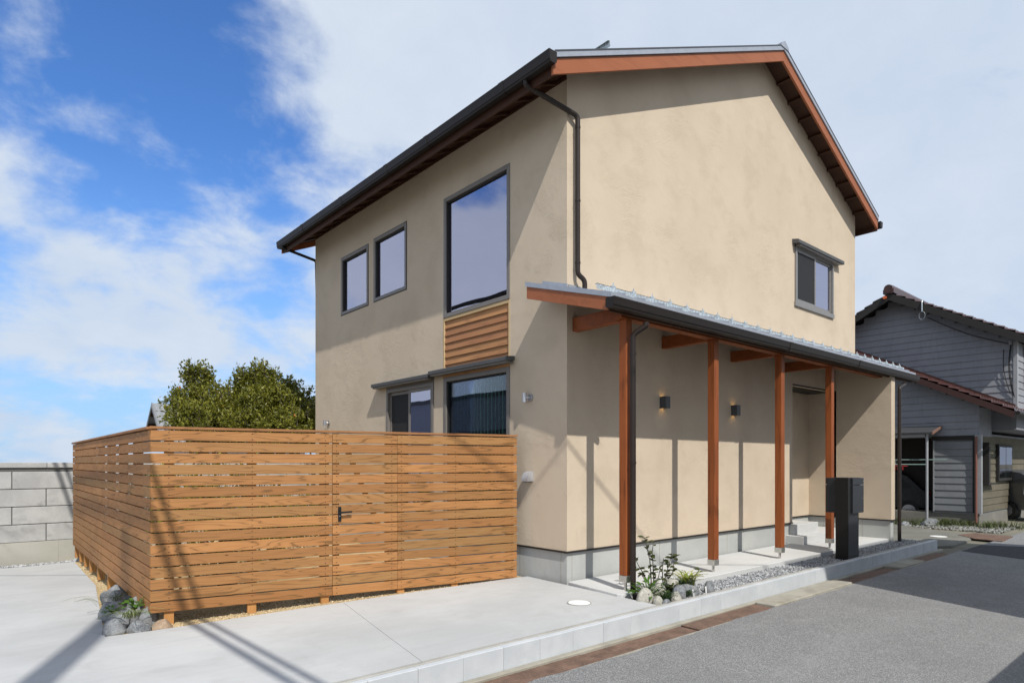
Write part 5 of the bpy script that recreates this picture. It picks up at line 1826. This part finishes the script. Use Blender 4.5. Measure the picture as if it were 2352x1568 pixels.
tag(o, 'patches of grass and weeds along the foot of the neighbouring house', 'weeds', kind='stuff')
stone((14.35, 0.20, -0.25), (0.75, 0.42, 0.24), ST_GREY, 'flat grey rock in the weeds below the neighbour panel door', 71, 0.2)
stone((13.75, 0.62, -0.25), (0.30, 0.24, 0.17), ST_DARK, 'dark brownish rock in the weeds near the dark parked car', 74, 0.2)


# ================================================================== cars
def car(name, label, loc, rz, paint, boxy=False, L_=3.6, W_=1.5, H_=1.5):
    t_ = thing(name, label, 'car', loc, rz)
    if boxy:
        prof_ = [(0.0, 0.30), (0.0, 0.62), (0.06, 0.80), (0.10, 1.35), (0.32, H_ - 0.05), (0.7, H_), (2.1, H_), (2.75, 0.98), (L_ - 0.25, 0.86), (L_, 0.62), (L_, 0.30)]
    else:
        prof_ = [(0.0, 0.32), (0.0, 0.58), (0.10, 0.82), (0.26, 0.93), (0.62, 1.33), (0.95, H_ - 0.03), (1.5, H_), (2.2, H_ - 0.04), (2.85, 0.98), (L_ - 0.3, 0.84), (L_, 0.60), (L_, 0.32)]
    hw = W_ / 2

    def ins(z):
        return 0.0 if z < 0.9 else (z - 0.9) * 0.24
    nP = len(prof_)
    vs = []
    for sg in (-1, 1):
        for (xx, zz_) in prof_:
            endt = 0.10 * (1 if xx < 0.05 or xx > L_ - 0.05 else 0)
            vs.append((xx, sg * (hw - ins(zz_) - endt), zz_))
    fs = [tuple(range(nP)), tuple(range(2 * nP - 1, nP - 1, -1))]
    for i in range(nP):
        j = (i + 1) % nP
        fs.append((i, i + nP, j + nP, j))
    MB().add(vs, fs).build('body', paint, t_, bevel=0.045, smooth=True)
    rear = prof_[3:5] if boxy else prof_[3:6]
    (xa, za), (xb, zb_) = (prof_[2], prof_[4]) if boxy else (prof_[3], prof_[5])
    nx, nz = -(zb_ - za), (xb - xa)
    ln = math.hypot(nx, nz)
    nx, nz = nx / ln * 0.012, nz / ln * 0.012
    P = lambda t: (xa + (xb - xa) * t + nx * 1.4, za + (zb_ - za) * t + nz * 1.4)
    (x0_, z0_), (x1_, z1_) = P(0.14), P(0.88)
    w0_, w1_ = hw - 0.16, hw - ins(z1_) - 0.12
    MB().hexa([(x0_, -w0_, z0_), (x0_, w0_, z0_), (x0_ + 0.03, w0_, z0_ - 0.01), (x0_ + 0.03, -w0_, z0_ - 0.01), (x1_, -w1_, z1_), (x1_, w1_, z1_), (x1_ + 0.03, w1_, z1_ - 0.01), (x1_ + 0.03, -w1_, z1_ - 0.01)]).build('rear_window', GLASS_DARK, t_)
    for sg in (-1, 1):
        zs0, zs1 = 0.96, H_ - 0.13
        ya, yb = sg * (hw - ins(zs0) + 0.006), sg * (hw - ins(zs1) + 0.006)
        for (a0, a1, b0, b1) in ((0.55, 1.35, 0.95, 1.35), (1.42, 2.55, 1.42, 2.12)):
            MB().hexa([(a0, ya, zs0), (a1, ya, zs0), (a1, ya - sg * 0.02, zs0), (a0, ya - sg * 0.02, zs0), (b0, yb, zs1), (b1, yb, zs1), (b1, yb - sg * 0.02, zs1), (b0, yb - sg * 0.02, zs1)]).build('side_window', GASKET, t_)
        MB().box(-0.012 + (0 if boxy else 0.06), 0.12, sg * (hw - 0.12) - 0.10, sg * (hw - 0.12) + 0.05, 0.66 if not boxy else 0.70, 0.86 if not boxy else 1.02).build('tail_lamp', TAIL, t_, bevel=0.02)
        for xx in (0.62, L_ - 0.68):
            wt = MB().tube([(xx, sg * (hw - 0.19), 0.28), (xx, sg * (hw + 0.01), 0.28)], 0.28, 24).build('wheel', GASKET, t_, smooth=True)
            MB().tube([(xx, sg * (hw - 0.05), 0.28), (xx, sg * (hw + 0.018), 0.28)], 0.175, 20).build('rim', SILVER, wt, smooth=True)
    MB().box(-0.07, 0.10, -hw + 0.08, hw - 0.08, 0.30, 0.56).build('bumper', paint, t_, bevel=0.03)
    MB().box(-0.082, -0.069, -0.17, 0.17, 0.40, 0.56).build('licence_plate', WHITEP, t_)
    return t_


TAIL = plain('tail_lamp_red', (0.16, 0.012, 0.012), 0.3)
DARKP = plain('dark_blue_paint', (0.012, 0.014, 0.020), 0.25, spec=0.6)
SILVP = plain('silver_paint', (0.16, 0.165, 0.175), 0.3, metal=0.5)
pc = Vector((16.251, 0.597, -0.226))
car('parked_car', 'dark car with its tail showing beyond the house corner', (pc.x + 0.28, pc.y + 0.2, -0.20), math.atan2(0.6517, -0.7585) - R(28), DARKP)
pc2 = Vector((17.59, -0.949, -0.135))
car('parked_car', 'silver car cut off by the photo edge in front of the neighbouring house', (pc2.x + 0.95, pc2.y - 0.70, -0.21), math.atan2(0.86, 0.50), SILVP, True)

# ================================================================== across the street and beside the yard: seen in shadows and reflections
OPP_W = m_concrete('opposite_wall', (0.42, 0.38, 0.31), (0.48, 0.44, 0.37), 0.6, 0.3, 0.2)
OPP_R = plain('dark_tile_roof', (0.05, 0.052, 0.058), 0.5)


def simple_house(name, label, loc, rz, w_, d_, eave, rise, ov, wallm, roofm):
    t_ = thing(name, label, 'house', loc, rz)
    MB().prism([(0, 0), (d_, 0), (d_, eave), (d_ / 2, eave + rise - 0.1), (0, eave)], 'x', 0, w_).build('wall', wallm, t_)
    k_ = rise / (d_ / 2)
    ro_ = MB()
    for a_, b_ in ((-ov, d_ / 2), (d_ + ov, d_ / 2)):
        zf = lambda y: eave + rise - k_ * abs(y - d_ / 2)
        ro_.prism([(a_, zf(a_) - 0.08), (b_, zf(b_) - 0.08), (b_, zf(b_) + 0.08), (a_, zf(a_) + 0.08)], 'x', -0.3, w_ + 0.3)
    r_o = ro_.build('roof', roofm, t_)
    MB().box(-0.35, w_ + 0.35, d_ / 2 - 0.14, d_ / 2 + 0.14, eave + rise, eave + rise + 0.22).build('ridge_cap', roofm, r_o)
    for xx in (w_ * 0.18, w_ * 0.62):
        for zz_ in (0.9, 3.6):
            if zz_ + 1.2 < eave:
                for side in (-0.03, d_ - 0.03):
                    wd_ = MB().box(xx, xx + 1.5, side, side + 0.06, zz_, zz_ + 1.15).build('window', FRAME_G, t_)
                    MB().box(xx + 0.06, xx + 1.44, side - 0.004, side + 0.064, zz_ + 0.06, zz_ + 1.09).build('pane', GLASS_DARK, wd_)
    return t_


# wall corner at x=2.07, y=-7; front eave height from the shadow it throws on the gravel
simple_house('opposite_house', 'two storey house with dark roof across the road behind the viewer', (2.07, -13.0, -0.24), 0.0, 6.35, 6.0, 6.98, 1.25, 0.6, OPP_W, OPP_R)
gw = thing('garden_wall', 'low block garden wall across the road behind the viewer', 'wall', (-0.8, -5.75, -0.24))
gm_ = with_mat(MB().box(0, 0.394, 0, 0.15, 0, 0.19).mesh('block', 0.005), BLOCK)
for r_ in range(9):
    for k in range(22):
        inst('block', gm_, gw, (k * 0.40 + (0.2 if r_ % 2 else 0), 0, r_ * 0.195))
simple_house('tiled_house', 'dark roofed house beyond the driveway mirrored in the low window', (-9.0, 6.0, -0.46), R(90), 22.0, 8.0, 3.3, 1.75, 0.6, OPP_W, OPP_R)

POLE = m_concrete('pole_concrete', (0.40, 0.40, 0.385), (0.46, 0.46, 0.44), 1.0, 0.3, 0.2)
for px_, py_, ph_, lab_ in ((-7.75, -7.0, 13.5, 'tall concrete utility pole across the road behind the viewer'),
                            (-6.0, -26.0, 9.0, 'concrete utility pole at the far end of the lane behind the viewer'),
                            (-6.0, 42.0, 9.0, 'concrete utility pole far down the lane beyond the block wall'),
                            (-13.2, 5.1, 9.6, 'concrete utility pole on the far side of the driveway')):
    up = thing('utility_pole', lab_, 'utility pole', (px_, py_, -0.46))
    MB().tube([(0, 0, 0), (0, 0, ph_)], [0.165, 0.115], 20).build('pole', POLE, up, smooth=True)
    if ph_ < 12:
        MB().box(-0.9, 0.9, -0.05, 0.05, ph_ - 0.7, ph_ - 0.6).build('crossarm', GALV, up)
    if abs(px_ + 6.0) < 0.1:
        MB().box(-0.04, 1.05, -0.04, 0.04, 7.28, 7.36).build('cable_arm', GALV, up)
CABLE = plain('cable_black', (0.015, 0.015, 0.015), 0.6)


def wire(a, b, sag, r, label, grp='overhead cables'):
    a, b = Vector(a), Vector(b)
    pp = [a.lerp(b, t / 24) - Vector((0, 0, sag * 4 * (t / 24) * (1 - t / 24))) for t in range(25)]
    o_ = MB().tube([p_ - a for p_ in pp], r, 8).build('overhead_cable', CABLE, smooth=True)
    o_.location = a
    return tag(o_, label, 'cable', grp)


wire((-5.80, -26, 6.88), (-5.80, 42, 6.88), 0.6, 0.042, 'thick black cable along the lane, the outer of the low pair')
wire((-5.66, -26, 6.88), (-5.66, 42, 6.88), 0.6, 0.034, 'thick black cable along the lane, the inner of the low pair')
wire((-13.2, 5.1, 9.0), (2.2, -9.2, 8.3), 0.25, 0.016, 'service cable over the driveway to the house across the road')

# thin far wires beside the house wall
for k, dz_ in enumerate((0.0, -0.19, -0.41)):
    a_, b_ = Vector((10.18, 41.543, 7.092 + dz_)), Vector((22.521, 30.94, 6.966 + dz_))
    wire(a_, b_, 0.0, 0.010, ['topmost', 'middle', 'lowest'][k] + ' of three thin far wires behind the citrus tree', 'far wires')
